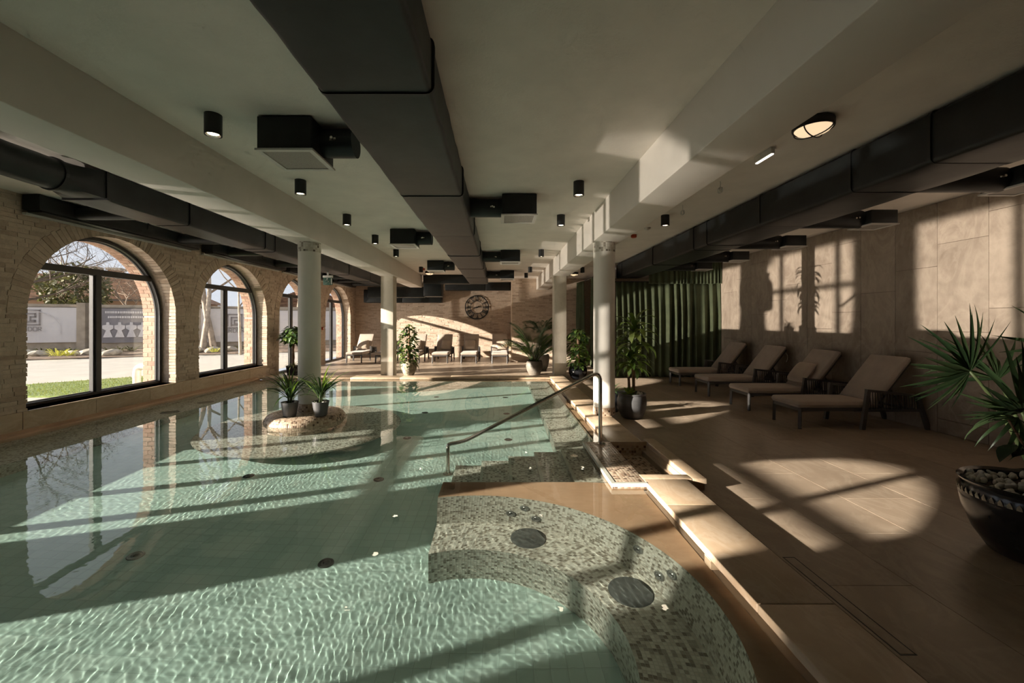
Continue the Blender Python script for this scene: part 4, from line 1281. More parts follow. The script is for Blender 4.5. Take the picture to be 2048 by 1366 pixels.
cu3 = curtain('curtain', 'dark green curtain panel gathered against the reddish brick wall', (3.06,16.15,0), (3.16,15.35,0), 0.015, 3.10, 0.06, 0.16, gC, 3)
MB().tube([(3.10,15.72,1.15),(3.16,15.72,1.12),(3.10,15.74,1.1)], 0.02, 8).build('tie_back', MT['curtain'], cu3)

# ------------------------------------------------------------------ clock
ck = thing('wall_clock', 'large open black metal wall clock with Roman numerals on the brick wall', 'clock', (-0.98, YF-0.045, 2.205))
ck.rotation_euler = (PI/2, 0, 0)
def ring(r0, r1, th=0.012, n=64):
    return MB().lathe([(r0,0),(r1,0),(r1,th),(r0,th),(r0,0)], (0,0,0), n)
ring(0.497, 0.537).build('outer_ring', MT['black_metal'], ck)
ring(0.274, 0.292).build('inner_ring', MT['black_metal'], ck)
NUM = ['XII','I','II','III','IIII','V','VI','VII','VIII','IX','X','XI']
for h, s in enumerate(NUM):
    m = MB(); strokes = []
    wd = {'I': 0.032, 'V': 0.07, 'X': 0.075}
    tot = sum(wd[c] for c in s); x = -tot/2
    for c in s:
        w_ = wd[c]; xc = x + w_/2; x += w_
        if c == 'I': strokes.append(((xc,0.30),(xc,0.495),0.016))
        if c == 'V': strokes += [((xc-0.026,0.495),(xc,0.30),0.017),((xc+0.026,0.495),(xc,0.30),0.009)]
        if c == 'X': strokes += [((xc-0.028,0.495),(xc+0.028,0.30),0.017),((xc+0.028,0.495),(xc-0.028,0.30),0.009)]
    strokes += [((-tot/2,0.497),(tot/2,0.497),0.006),((-tot/2,0.299),(tot/2,0.299),0.006)]
    ca, sa = math.cos(-h*PI/6), math.sin(-h*PI/6)
    R2 = lambda p: (p[0]*ca-p[1]*sa, p[0]*sa+p[1]*ca, 0.006)
    for (p, q, w_) in strokes: m.obox(R2(p), R2(q), w_*1.35, 0.009)
    m.build('numeral', MT['black_metal'], ck)
m = MB()
for k in range(4):
    a = k*PI/2; m.obox((0.03*math.cos(a),0.03*math.sin(a),0.004),(0.28*math.cos(a),0.28*math.sin(a),0.004), 0.007, 0.006)
m.build('spoke', MT['black_metal'], ck)
MB().lathe([(0.0,0.03),(0.035,0.026),(0.038,0.0),(0.0,0.0)], (0,0,0), 24).build('hub', MT['black_metal'], ck, smooth=40)
def hand(ang, L, w_, z, nm):
    d_ = Vector((math.sin(ang), math.cos(ang), 0)); s_ = Vector((d_.y,-d_.x,0))
    v = [d_*-0.10+s_*w_*0.4, d_*-0.10-s_*w_*0.4, d_*L*0.55-s_*w_, d_*L, d_*L*0.55+s_*w_]
    m = MB().add([(p.x,p.y,z) for p in v]+[(p.x,p.y,z+0.005) for p in v], [(0,1,2,3,4),(9,8,7,6,5)]+[(k,(k+1)%5,5+(k+1)%5,5+k) for k in range(5)])
    m.build(nm, MT['black_metal'], ck)
hand(math.radians(255), 0.20, 0.020, 0.018, 'hour_hand')
hand(math.radians(76), 0.10, 0.016, 0.024, 'minute_hand')
# wall sockets low on the window-side end of the clock wall
d = thing('wall_socket', 'dark double wall socket low on the clock wall beside the pillar', 'socket', (-5.05, YF-0.02, 0.72))
rbox('plate', -0.10, 0.10, -0.006, 0.012, 0.0, 0.08, 0.004, MT['frame_metal'], d)
for s in (-1, 1): MB().tube([(s*0.05,-0.008,0.04),(s*0.05,-0.004,0.04)], 0.024, 16).build('outlet', MT['rope'], d)
d = thing('fire_call_point', 'small red fire call point on the brick pier between the glazed door and window', 'call point', (WX+0.012, 14.78, 1.28))
rbox('case', -0.01, 0.035, -0.05, 0.05, 0.0, 0.10, 0.006, MT['alarm_red'], d)
MB().box(0.035, 0.038, -0.03, 0.03, 0.025, 0.075).build('press_plate', MT['white_metal'], d)
# ------------------------------------------------------------------ plants
def leaf_mat(name, stops, rough=0.42, trans=0.25):
    t = NT(name)
    c = t.ramp(t.rnd(), stops)
    n = t.noise(t.objc(), 18, 3)
    c = t.vmath('SCALE', c, scale=t.math('ADD', 0.75, t.math('MULTIPLY', n, 0.5)))
    t.done(c, rough)
    if trans:
        tl = t.node('ShaderNodeBsdfTranslucent'); t.put(tl.inputs['Color'], t.vmath('MULTIPLY', c, (1.5,1.6,0.6)))
        mx = t.node('ShaderNodeMixShader'); mx.inputs[0].default_value = trans
        t.l.new(t.p.outputs[0], mx.inputs[1]); t.l.new(tl.outputs[0], mx.inputs[2]); t.l.new(mx.outputs[0], t.out.inputs['Surface'])
    return t.m
MT['leaf_mid'] = leaf_mat('leaf_mid', [(0,(0.065,0.12,0.032)),(0.6,(0.13,0.205,0.055)),(1,(0.20,0.26,0.08))])
MT['leaf_dark'] = leaf_mat('leaf_dark', [(0,(0.020,0.045,0.016)),(0.6,(0.035,0.072,0.024)),(1,(0.06,0.10,0.035))])
MT['leaf_light'] = leaf_mat('leaf_light', [(0,(0.12,0.21,0.045)),(0.6,(0.19,0.29,0.07)),(1,(0.28,0.34,0.10))])
MT['leaf_varieg'] = leaf_mat('leaf_variegated', [(0,(0.16,0.20,0.07)),(0.6,(0.33,0.35,0.16)),(1,(0.45,0.44,0.25))])
MT['leaf_palm'] = leaf_mat('leaf_palm', [(0,(0.022,0.048,0.020)),(0.6,(0.040,0.075,0.030)),(1,(0.06,0.095,0.040))], 0.4, 0.18)
MT['leaf_rubber'] = leaf_mat('leaf_rubber', [(0,(0.010,0.018,0.010)),(1,(0.022,0.034,0.018))], 0.25, 0.05)
MT['bark'] = plain('cane_bark', (0.22,0.13,0.075), 0.8, var=0.25, scale=30, bump=0.5, bscale=60)
MT['stem_green'] = plain('stem_green', (0.07,0.10,0.035), 0.5)
MT['soil'] = plain('soil', (0.035,0.024,0.017), 0.95, var=0.3, scale=60, bump=0.6, bscale=120)
MT['pot_black'] = plain('glazed_black', (0.016,0.017,0.020), 0.14, var=0.2, scale=6)
MT['pot_grey'] = plain('satin_charcoal', (0.075,0.075,0.078), 0.36, var=0.15, scale=6)
MT['pot_speckle'] = plain('speckled_stone', (0.20,0.175,0.145), 0.55, var=0.35, scale=70, bump=0.4, bscale=90)
MT['pot_white'] = plain('mottled_urn', (0.42,0.37,0.27), 0.5, var=0.35, scale=22, bump=0.3, bscale=60)
MT['pebble'] = plain('white_pebble', (0.74,0.71,0.66), 0.55, var=0.1, scale=20, obj=True)

def blade_mesh(name, L, W, droop, fold=0.25, n=8, mat=None, tip=0.75, base=0.35):
    """strap leaf along +x: arches down by 'droop', folded along the midrib"""
    v = []; f = []
    x = z = 0.0; ang = 0.0
    for i in range(n+1):
        s = i/n
        w = W*(base + (1-base)*min(1, s/0.3)) * (1 if s < tip else max(0.02, 1-((s-tip)/(1-tip))**1.4))
        k = fold*w
        v += [(x, -w/2, z+k), (x, 0, z), (x, w/2, z+k)]
        ang -= droop/n*(0.4+1.2*s); x += L/n*math.cos(ang); z += L/n*math.sin(ang)
    for i in range(n):
        a = i*3; f += [(a, a+3, a+4, a+1), (a+1, a+4, a+5, a+2)]
    return MB().add(v, f).mesh(name, mat, smooth=True, recalc=False)
def heart_mesh(name, L, W, mat, droop=0.5):
    pts = [(0.0,0.0),(0.06,0.30),(0.22,0.48),(0.45,0.44),(0.70,0.27),(0.88,0.11),(1.0,0.0)]
    v = []; f = []
    for (s, w) in pts:
        z = -droop*L*s*s*0.6
        v += [(s*L, -w*W, z+0.10*w*W), (s*L, 0, z-0.02*L*(1-s)), (s*L, w*W, z+0.10*w*W)]
    for i in range(len(pts)-1):
        a = i*3; f += [(a, a+3, a+4, a+1), (a+1, a+4, a+5, a+2)]
    return MB().add(v, f).mesh(name, mat, smooth=True, recalc=False)
def put_leaf(me, par, loc, az, pitch, sc=1.0, roll=0.0):
    o = link('leaf', me, par)
    o.matrix_local = Matrix.Translation(loc) @ Matrix.Rotation(az, 4, 'Z') @ Matrix.Rotation(-pitch, 4, 'Y') @ Matrix.Rotation(roll, 4, 'X') @ Matrix.Scale(sc, 4)
    return o
def pot(par, prof, mat, soil_r, soil_z, n=40):
    p = MB().lathe(prof, (0,0,0), n).build('pot', MT[mat], par, smooth=50)
    MB().disc((0,0,soil_z), soil_r, 28).build('soil', MT['soil'], par, recalc=False)
    return p
def pebbles(par, n, r0, r1, z, a0=0, a1=2*PI, s=0.016, seed=1):
    rg = random.Random(seed)
    bm = bmesh.new(); bmesh.ops.create_icosphere(bm, subdivisions=2, radius=1.0)
    for v in bm.verts: v.co *= 1+0.18*mnoise.noise(v.co*1.3)
    me = bpy.data.meshes.new('pebble'); bm.to_mesh(me); bm.free(); me.materials.append(MT['pebble'])
    me.polygons.foreach_set('use_smooth', [True]*len(me.polygons))
    for k in range(n):
        a = rg.uniform(a0, a1); r = math.sqrt(rg.uniform(r0*r0, r1*r1)); q = s*rg.uniform(0.7, 1.3)
        o = link('pebble', me, par, (r*math.cos(a), r*math.sin(a), z+rg.uniform(0, q*0.8)), (rg.random()*3, rg.random()*3, rg.random()*6), (q*1.25, q, q*0.7))
pg = random.Random(11)

# --- dracaena beside the coping-side column
P = thing('potted_dracaena', 'tall dracaena in a charcoal bowl pot beside the coping-side column', 'potted plant', (2.19, 6.78, 0))
pot(P, [(0.0,0.0),(0.145,0.0),(0.165,0.012),(0.205,0.10),(0.232,0.20),(0.236,0.28),(0.222,0.35),(0.214,0.372),(0.224,0.385),(0.228,0.402),(0.218,0.408),(0.205,0.395),(0.20,0.36)], 'pot_grey', 0.205, 0.37)
for k, (x, y, tx, ty, h) in enumerate(((-0.03,0.02,-0.05,0.03,0.82),(0.03,-0.01,0.02,0.0,0.80),(0.05,0.05,0.05,0.05,0.86))):
    MB().tube([(x,y,0.36),((x*2+tx)/3,(y*2+ty)/3,0.5+0.01*k),(tx,ty,h)], [0.024,0.022,0.020], 12).build('cane', MT['bark'], P, smooth=60)
MB().tube([(0.02,0.0,0.78),(0.05,0.0,1.05),(0.035,0.01,1.30),(0.04,0.0,1.52)], [0.014,0.012,0.011,0.009], 10).build('cane', MT['stem_green'], P, smooth=60)
Dm = [blade_mesh('dracaena_leaf', 0.42, 0.078, 1.5+0.35*k, 0.18, 9, MT['leaf_mid']) for k in range(3)]
Dl = [blade_mesh('dracaena_leaf', 0.38, 0.075, 1.3+0.4*k, 0.18, 9, MT['leaf_light']) for k in range(2)]
for k in range(44):
    az = k*2.4 + pg.uniform(-0.2,0.2); s = k/44
    put_leaf(Dm[k % 3] if k % 5 else Dl[0], P, (0.0+0.02*math.cos(az), 0.02*math.sin(az), 0.80+0.20*s), az, 0.10+1.0*s+pg.uniform(-0.15,0.15), pg.uniform(0.75,1.0), pg.uniform(-0.3,0.3))
for k in range(32):
    az = k*2.4 + 1.0 + pg.uniform(-0.2,0.2); s = k/32
    put_leaf(Dm[k % 3] if k % 6 else Dl[1], P, (0.04+0.012*math.cos(az), 0.012*math.sin(az), 1.16+0.38*s), az, 0.15+1.05*s+pg.uniform(-0.2,0.2), pg.uniform(0.85,1.15), pg.uniform(-0.3,0.3))
Lm = heart_mesh('lettuce_leaf', 0.13, 0.075, MT['leaf_light'], 0.4)
for k in range(20):
    az = k*2.4; put_leaf(Lm, P, (-0.07+0.02*math.cos(az), -0.11+0.02*math.sin(az), 0.385+0.002*k), az, 0.25+0.05*k, pg.uniform(0.8,1.1))
pebbles(P, 26, 0.11, 0.19, 0.375, -1.2, 0.8, 0.016, 3)
P = thing('potted_bromeliad', 'dark spiky plant in a low black pot squeezed behind the dracaena pot', 'potted plant', (2.00, 7.24, 0))
pot(P, [(0.0,0.0),(0.10,0.0),(0.13,0.10),(0.145,0.24),(0.14,0.32),(0.15,0.34),(0.135,0.335),(0.13,0.31)], 'pot_black', 0.13, 0.31)
Bm = blade_mesh('spiky_leaf', 0.26, 0.028, 1.2, 0.2, 6, MT['leaf_dark'])
for k in range(24): put_leaf(Bm, P, (0.02*math.cos(k), 0.02*math.sin(k), 0.32), k*2.4, 0.5+0.035*k, pg.uniform(0.8,1.1))

# --- heart-leaf bushes grown as columns
def bush(P, meshes, n, r, z0, z1, seed, taper=0.7, core='stem_green'):
    rg = random.Random(seed)
    MB().tube([(0,0,z0-0.1),(0.01,0,(z0+z1)/2),(0,0,z1-0.08)], [0.05,0.045,0.02], 10).build('moss_pole', MT['bark'], P, smooth=60)
    for k in range(n):
        s = k/n; z = z0+(z1-z0)*s; rr = r*(1-(1-taper)*s)*(0.8+0.35*mnoise.noise((s*4, seed, k*2.399 % 6.28)))*math.sqrt(min(1, (1-s)*6))
        az = k*2.399 + rg.uniform(-0.3,0.3); q = rg.uniform(0.55,1.0)
        put_leaf(meshes[k % len(meshes)], P, (rr*q*math.cos(az), rr*q*math.sin(az), z+rg.uniform(-0.03,0.03)), az+rg.uniform(-0.5,0.5), rg.uniform(-0.6,0.5), rg.uniform(0.7,1.2), rg.uniform(-0.4,0.4))
Hm = [heart_mesh('heart_leaf', 0.135, 0.095, MT['leaf_mid'], 0.7), heart_mesh('heart_leaf', 0.15, 0.11, MT['leaf_dark'], 0.8), heart_mesh('heart_leaf', 0.13, 0.09, MT['leaf_light'], 0.7), heart_mesh('heart_leaf', 0.14, 0.10, MT['leaf_mid'], 0.9)]
P = thing('potted_pothos', 'broad-leaved climbing plant in a glossy black pot beside the square pillar', 'potted plant', (2.17, 11.30, 0))
pot(P, [(0.0,0.0),(0.15,0.0),(0.20,0.05),(0.245,0.16),(0.252,0.24),(0.235,0.33),(0.225,0.35),(0.235,0.365),(0.22,0.37),(0.21,0.33)], 'pot_black', 0.21, 0.34)
bush(P, Hm, 280, 0.33, 0.36, 1.38, 4, 0.85)
P = thing('potted_climber', 'small-leaved climbing plant in a mottled pale urn beside the square pillar', 'potted plant', (-2.66, 12.15, 0))
pot(P, [(0.0,0.0),(0.13,0.0),(0.155,0.03),(0.215,0.16),(0.235,0.28),(0.22,0.38),(0.20,0.41),(0.21,0.425),(0.195,0.42),(0.185,0.38)], 'pot_white', 0.185, 0.38)
Sm = [heart_mesh('small_leaf', 0.14, 0.10, MT['leaf_mid'], 0.6), heart_mesh('small_leaf', 0.145, 0.10, MT['leaf_dark'], 0.6), heart_mesh('small_leaf', 0.10, 0.065, MT['leaf_varieg'], 0.6)]
bush(P, [Sm[0], Sm[1], Sm[0], Sm[1], Sm[1], Sm[2], Sm[0]], 295, 0.38, 0.30, 1.48, 9, 0.60)
for k in range(9):      # trailing shoots over the urn
    az = k*0.75+0.3; pts = [(0.19*math.cos(az),0.19*math.sin(az),0.42),(0.27*math.cos(az),0.27*math.sin(az),0.36),(0.29*math.cos(az+0.15),0.29*math.sin(az+0.15),0.22-0.02*(k % 3)),(0.30*math.cos(az+0.2),0.30*math.sin(az+0.2),0.10)]
    MB().tube(pts, 0.004, 5).build('runner', MT['stem_green'], P, smooth=True)
P = thing('potted_ficus', 'small standard tree with a round crown in a dark pot at the glazed door', 'potted plant', (-5.86, 11.72, 0))
pot(P, [(0.0,0.0),(0.14,0.0),(0.17,0.10),(0.19,0.26),(0.20,0.32),(0.185,0.32),(0.18,0.28)], 'pot_black', 0.18, 0.29)
for k in range(3):
    a = k*2.1; MB().tube([(0.03*math.cos(a),0.03*math.sin(a),0.28),(0.025*math.cos(a+2),0.025*math.sin(a+2),0.55),(0.02*math.cos(a+4),0.02*math.sin(a+4),0.85),(0.05*math.cos(a+4),0.05*math.sin(a+4),1.15)], [0.016,0.014,0.013,0.008], 8).build('trunk', MT['bark'], P, smooth=True)
for k in range(230):
    u = 1-2*(k+0.5)/230; az = k*2.399; rr = 0.30*pg.uniform(0.55,1.02)
    put_leaf(Sm[(0,0,1)[k % 3]], P, (rr*math.sqrt(1-u*u)*math.cos(az), rr*math.sqrt(1-u*u)*math.sin(az), 1.20+0.95*rr*u), az+pg.uniform(-0.6,0.6), pg.uniform(-0.7,0.3), pg.uniform(0.9,1.3), pg.uniform(-0.4,0.4))
Vm = blade_mesh('spider_leaf', 0.30, 0.016, 2.2, 0.2, 8, MT['leaf_varieg'])
for k in range(34): put_leaf(Vm, P, (0.05*math.cos(k*2.4), 0.05*math.sin(k*2.4), 0.30), k*2.4, 0.4+0.03*k, pg.uniform(0.7,1.1))

# --- areca palm in the speckled pot, cycas behind it
def frond_mesh(name, L, W, mat, n=22, droop=1.1):
    m = MB(); x = z = 0.0; ang = 0.0; pts = []
    for i in range(n+1):
        pts.append((x, 0, z, ang)); ang -= droop/n*(0.3+1.4*i/n); x += L/n*math.cos(ang); z += L/n*math.sin(ang)
    m.tube([p[:3] for p in pts], [0.006*(1-0.8*i/n) for i in range(n+1)], 5)
    for i in range(4, n):
        s = i/n; ll = W*math.sin(PI*(0.12+0.80*s))**0.7; px, _, pz, pa = pts[i]
        for sd in (-1, 1):
            for q in (0, 0.5):
                bx_ = px+q*L/n
                m.add([(bx_, 0, pz), (bx_+ll*0.36-0.0035, sd*ll*0.45, pz+0.08*ll-0.004), (bx_+ll*0.74, sd*ll*0.82, pz-0.20*ll), (bx_+ll*0.36+0.0045, sd*ll*0.46, pz+0.08*ll+0.003)], [(0,1,2,3)])
    return m.mesh(name, mat, recalc=False)
P = thing('potted_areca_palm', 'feathery areca palm in a speckled stone pot beside the square pillar', 'potted plant', (1.05, 12.2, 0))
pot(P, [(0.0,0.0),(0.15,0.0),(0.165,0.02),(0.225,0.14),(0.25,0.26),(0.235,0.36),(0.215,0.40),(0.225,0.415),(0.205,0.415),(0.20,0.37)], 'pot_speckle', 0.20, 0.38)
Fm = [frond_mesh('palm_frond', 1.15, 0.27, MT['leaf_palm'], 22, 1.0), frond_mesh('palm_frond', 1.0, 0.25, MT['leaf_mid'], 20, 1.5), frond_mesh('palm_frond', 0.95, 0.24, MT['leaf_palm'], 20, 2.0)]
for k in range(32):
    az = k*2.399; o = put_leaf(Fm[k % 3], P, (0.07*math.cos(az), 0.07*math.sin(az), 0.38), az, 1.50-0.020*k+pg.uniform(-0.08,0.08), pg.uniform(0.9,1.25), pg.uniform(-0.3,0.3)); o.name = 'frond'
for k in range(8):
    a = k*0.8; MB().tube([(0.09*math.cos(a),0.09*math.sin(a),0.36),(0.12*math.cos(a),0.12*math.sin(a),0.8)], [0.014,0.008], 8).build('stem', MT['stem_green'], P, smooth=True)
Gm = heart_mesh('ground_leaf', 0.10, 0.07, MT['leaf_dark'], 0.4)
for k in range(22): put_leaf(Gm, P, (0.13*math.cos(k*2.4), 0.13*math.sin(k*2.4), 0.39), k*2.4, pg.uniform(0.2,1.0), pg.uniform(0.8,1.3))
P = thing('potted_tree_fern', 'dark ferny plant in a second stone pot behind the areca palm', 'potted plant', (1.40, 13.4, 0))
pot(P, [(0.0,0.0),(0.14,0.0),(0.20,0.12),(0.235,0.30),(0.24,0.46),(0.22,0.52),(0.21,0.48)], 'pot_speckle', 0.21, 0.47)
Tm = [frond_mesh('fern_frond', 0.8, 0.20, MT['leaf_dark'], 18, 1.4), frond_mesh('fern_frond', 0.75, 0.18, MT['leaf_palm'], 18, 2.0)]
MB().tube([(0,0,0.46),(0.02,0,0.9),(0.0,0.01,1.2)], [0.05,0.045,0.04], 10).build('trunk', MT['bark'], P, smooth=True)
for k in range(11):
    az = k*2.399; o = put_leaf(Tm[k % 2], P, (0.03*math.cos(az), 0.03*math.sin(az), 1.18), az, 1.25-0.06*k, pg.uniform(0.8,1.1)); o.name = 'frond'

# --- two little palms on the island
Im = [blade_mesh('palm_blade', 0.50, 0.028, 0.6+0.45*k, 0.25, 8, MT['leaf_mid'] if k < 1 else MT['leaf_dark'], 0.45, 0.5) for k in range(3)]
for (x, y, nm, sd) in ((-3.12, 6.13, 'nearer the arched windows', 1), (-2.68, 6.18, 'nearer the entry steps', 2)):
    P = thing('potted_palm', 'little palm in a plain dark pot on the mosaic island, %s' % nm, 'potted plant', (x, y, 0.168), 0, 'little palms on the island')
    pot(P, [(0.0,0.0),(0.082,0.0),(0.088,0.006),(0.120,0.20),(0.124,0.215),(0.116,0.215),(0.110,0.18)], 'pot_grey', 0.112, 0.19, 32)
    rg = random.Random(sd)
    for k in range(4):
        a = k*1.6; MB().tube([(0.02*math.cos(a),0.02*math.sin(a),0.18),(0.035*math.cos(a),0.035*math.sin(a),0.36)], [0.010,0.006], 8).build('stem', MT['stem_green'], P, smooth=True)
    for k in range(52):
        az = k*2.399; s = k/52
        dcol = math.atan2(6.57-y, -3.03-x)
        if abs((az-dcol+PI) % (2*PI)-PI) < 0.55: continue
        put_leaf(Im[k % 3], P, (0.03*math.cos(az), 0.03*math.sin(az), 0.26+0.10*rg.random()), az, 0.62+0.85*s+rg.uniform(-0.18,0.15), rg.uniform(0.72,1.12), rg.uniform(-0.3,0.3))
    pebbles(P, 16, 0.06, 0.105, 0.192, 0, 2*PI, 0.013, sd)

# --- big bowl with fan palm and rubber plant beside the camera
P = thing('potted_fan_palm', 'fan palm and rubber plant in a large glossy black bowl with white pebbles', 'potted plant', (3.60, 2.74, 0))
pot(P, [(0.0,0.0),(0.20,0.0),(0.23,0.015),(0.30,0.13),(0.352,0.28),(0.366,0.37),(0.362,0.43),(0.352,0.455),(0.366,0.470),(0.372,0.482),(0.362,0.492),(0.335,0.478),(0.33,0.44)], 'pot_black', 0.335, 0.445, 56)
band = MB()
for k in range(56):
    a = 2*PI*k/56; r = 0.366
    band.add([(r*math.cos(a-0.036),r*math.sin(a-0.036),0.385),(r*math.cos(a+0.036),r*math.sin(a+0.036),0.385),((r+0.006)*math.cos(a+0.03),(r+0.006)*math.sin(a+0.03),0.405),((r+0.004)*math.cos(a),(r+0.004)*math.sin(a),0.427),((r+0.006)*math.cos(a-0.03),(r+0.006)*math.sin(a-0.03),0.405)], [(0,1,2,3,4)])
band.build('shell_band', MT['pot_white'], P, recalc=False)
pebbles(P, 130, 0.05, 0.325, 0.452, 0, 2*PI, 0.021, 8)
fl = [blade_mesh('fan_leaflet', 1.0, 0.042, 0.10, 0.35, 8, MT['leaf_palm'], 0.35, 0.25), blade_mesh('fan_leaflet', 1.0, 0.040, 0.45, 0.35, 8, MT['leaf_palm'], 0.35, 0.25), blade_mesh('fan_leaflet', 1.0, 0.042, 1.9, 0.35, 8, MT['leaf_palm'], 0.35, 0.25)]
def fan(hub, right, upv, angs, lens, bend_, seed, root=(0,0,0.46), name='frond'):
    """one palm frond: petiole to the hub, leaflets fanned in the plane of 'right' and 'up' (degrees from right)"""
    rg = random.Random(seed)
    hub = Vector(hub); right = Vector(right).normalized(); upv = (Vector(upv)-right*Vector(upv).dot(right)).normalized(); nrm = right.cross(upv)
    r0 = Vector(root); mid = (r0+hub)/2+Vector((0,0,0.16))
    fr_ = MB().tube([r0*(1-q)**2+mid*2*q*(1-q)+hub*q*q for q in [k/8 for k in range(9)]], [0.012]*6+[0.010,0.009,0.008], 8).build(name, MT['stem_green'], P, smooth=True)
    n = len(lens)
    for k in range(n):
        a = math.radians(angs[0]+(angs[1]-angs[0])*k/(n-1)+rg.uniform(-2.5,2.5))
        d = right*math.cos(a)+upv*math.sin(a)+nrm*rg.uniform(-0.10,0.16)
        d.normalize(); s = nrm.cross(d).normalized(); u = d.cross(s)
        R = Matrix((( d.x, s.x, u.x, 0),(d.y, s.y, u.y, 0),(d.z, s.z, u.z, 0),(0,0,0,1)))
        L = lens[k]*rg.uniform(0.92,1.06)
        o = link('leaflet', fl[bend_ if rg.random() > 0.2 else min(2, bend_+1)], fr_); o.matrix_local = Matrix.Translation(hub) @ R @ Matrix.Diagonal((L, max(0.6, min(1.0, L*1.7)), L, 1))
B0 = Vector((3.60, 2.74, 0))
def loc_(x, y, z): return (x-B0.x, y-B0.y, z)
fan(loc_(3.07,2.68,1.255), (1,0.15,0.05), (0,-0.35,1), (75,262), [0.36,0.36,0.38,0.42,0.46,0.50,0.52,0.53,0.54,0.54,0.53,0.52,0.50,0.48,0.46,0.44,0.40,0.36,0.34,0.31,0.28,0.27,0.26], 0, 1)
fan(loc_(3.46,2.72,0.98), (1,0.1,0), (0,-0.5,1), (100,186), [0.66,0.68,0.70,0.71,0.70,0.68,0.66,0.62,0.60,0.57,0.54,0.52,0.50,0.48,0.46,0.44], 0, 2)
fan(loc_(3.30,2.62,0.965), (-1,-0.3,-0.05), (0,-0.8,-0.4), (-50,60), [0.26,0.30,0.33,0.35,0.35,0.34,0.32,0.28], 2, 3)
fan(loc_(3.92,2.85,1.42), (1,0.2,0), (0,-0.3,1), (20,200), [0.5]*16, 0, 4)
fan(loc_(3.70,3.05,1.15), (1,-0.2,0), (0.1,0.6,1), (40,180), [0.5]*14, 1, 5)
rb = heart_mesh('rubber_leaf', 0.17, 0.085, MT['leaf_rubber'], 0.25)
stems = [((3.42,2.60,0.47),(3.30,2.54,0.72),(3.10,2.50,0.98)), ((3.46,2.60,0.47),(3.38,2.54,0.75),(3.28,2.50,1.0)), ((3.52,2.66,0.47),(3.54,2.6,0.8),(3.50,2.55,1.4))]
for st in stems:
    MB().tube([loc_(*q) for q in st], [0.009,0.008,0.006], 8).build('rubber_stem', MT['bark'], P, smooth=True)
for (x, y, z, az, pt, sc) in ((3.12,2.51,0.97,3.3,0.2,1.0),(3.13,2.51,0.83,3.5,-0.35,1.1),(3.16,2.52,0.90,4.0,0.3,0.9),(3.22,2.53,0.80,3.6,-0.1,0.9),(3.27,2.52,0.93,3.9,0.2,1.1),(3.27,2.54,0.66,3.3,0.25,1.05),(3.34,2.55,0.62,4.0,0.1,1.0),(3.28,2.50,1.0,3.6,0.7,1.0),(3.50,2.56,1.20,3.8,0.9,1.0),(3.50,2.55,1.36,4.0,1.2,0.9),(3.44,2.62,0.55,3.9,0.2,0.9)):
    put_leaf(rb, P, loc_(x, y, z), az, pt, sc, pg.uniform(-0.5,0.5))
# ------------------------------------------------------------------ outdoors, seen through the arches
ZG = 0.10
MT['grass'] = plain('lawn_soil', (0.14,0.19,0.045), 0.95, var=0.25, scale=12)
MT['paving'] = plain('pale_paving', (0.42,0.39,0.345), 0.85, var=0.06, scale=1.5, bump=0.15, bscale=40)
MT['bed'] = plain('planting_soil', (0.16,0.11,0.075), 0.95, var=0.3, scale=6, bump=0.5, bscale=18)
MT['render_wall'] = plain('garden_wall', (0.36,0.31,0.25), 0.9, var=0.12, scale=3, bump=0.2, bscale=20)
MT['banner'] = plain('banner_white', (0.60,0.585,0.60), 0.6, var=0.04, scale=0.8)
MT['banner_grey'] = plain('banner_print', (0.20,0.19,0.21), 0.6, var=0.15, scale=1.0)
MT['print_grey'] = plain('print_grey', (0.24,0.22,0.22), 0.6)
MT['print_pale'] = plain('print_pale', (0.60,0.58,0.60), 0.6)
MT['roof_tile'] = plain('clay_roof', (0.22,0.125,0.075), 0.85, var=0.3, scale=3)
MT['house_wall'] = plain('house_wall', (0.40,0.26,0.17), 0.9, var=0.1, scale=2)
MT['dark_wood'] = plain('dark_wood', (0.06,0.045,0.035), 0.8)
MT['tree_bark'] = plain('tree_bark', (0.20,0.155,0.115), 0.9, var=0.3, scale=6, bump=0.4, bscale=30)
MT['tree_pale'] = plain('pale_bark', (0.34,0.28,0.22), 0.85, var=0.2, scale=5)
MT['twig'] = plain('twig', (0.10,0.075,0.055), 0.9)
MT['twig_pale'] = plain('twig_pale', (0.24,0.18,0.13), 0.9)
MT['evergreen'] = leaf_mat('evergreen', [(0,(0.05,0.055,0.02)),(1,(0.13,0.12,0.05))], 0.7, 0.1)
MT['rock'] = plain('garden_rock', (0.38,0.34,0.28), 0.9, var=0.2, scale=4, bump=0.5, bscale=14)
MT['drain_pipe'] = plain('steel_pipe', (0.55,0.53,0.50), 0.45, 0.5)
MT['leaf_yellow'] = leaf_mat('leaf_yellow', [(0,(0.35,0.33,0.06)),(1,(0.5,0.46,0.12))], 0.6, 0.2)

ground = struct(MB().add([(-70,-30,ZG-0.02),(OUT,-30,ZG-0.02),(OUT,60,ZG-0.02),(-70,60,ZG-0.02)], [(0,1,2,3)]).build('ground', MT['paving'], recalc=False), 'pale paved drive outside the arched windows')
plane('ground_ahead', [(OUT,YF+0.4,ZG-0.02),(40,YF+0.4,ZG-0.02),(40,60,ZG-0.02),(OUT,60,ZG-0.02)], MT['paving'], ground)
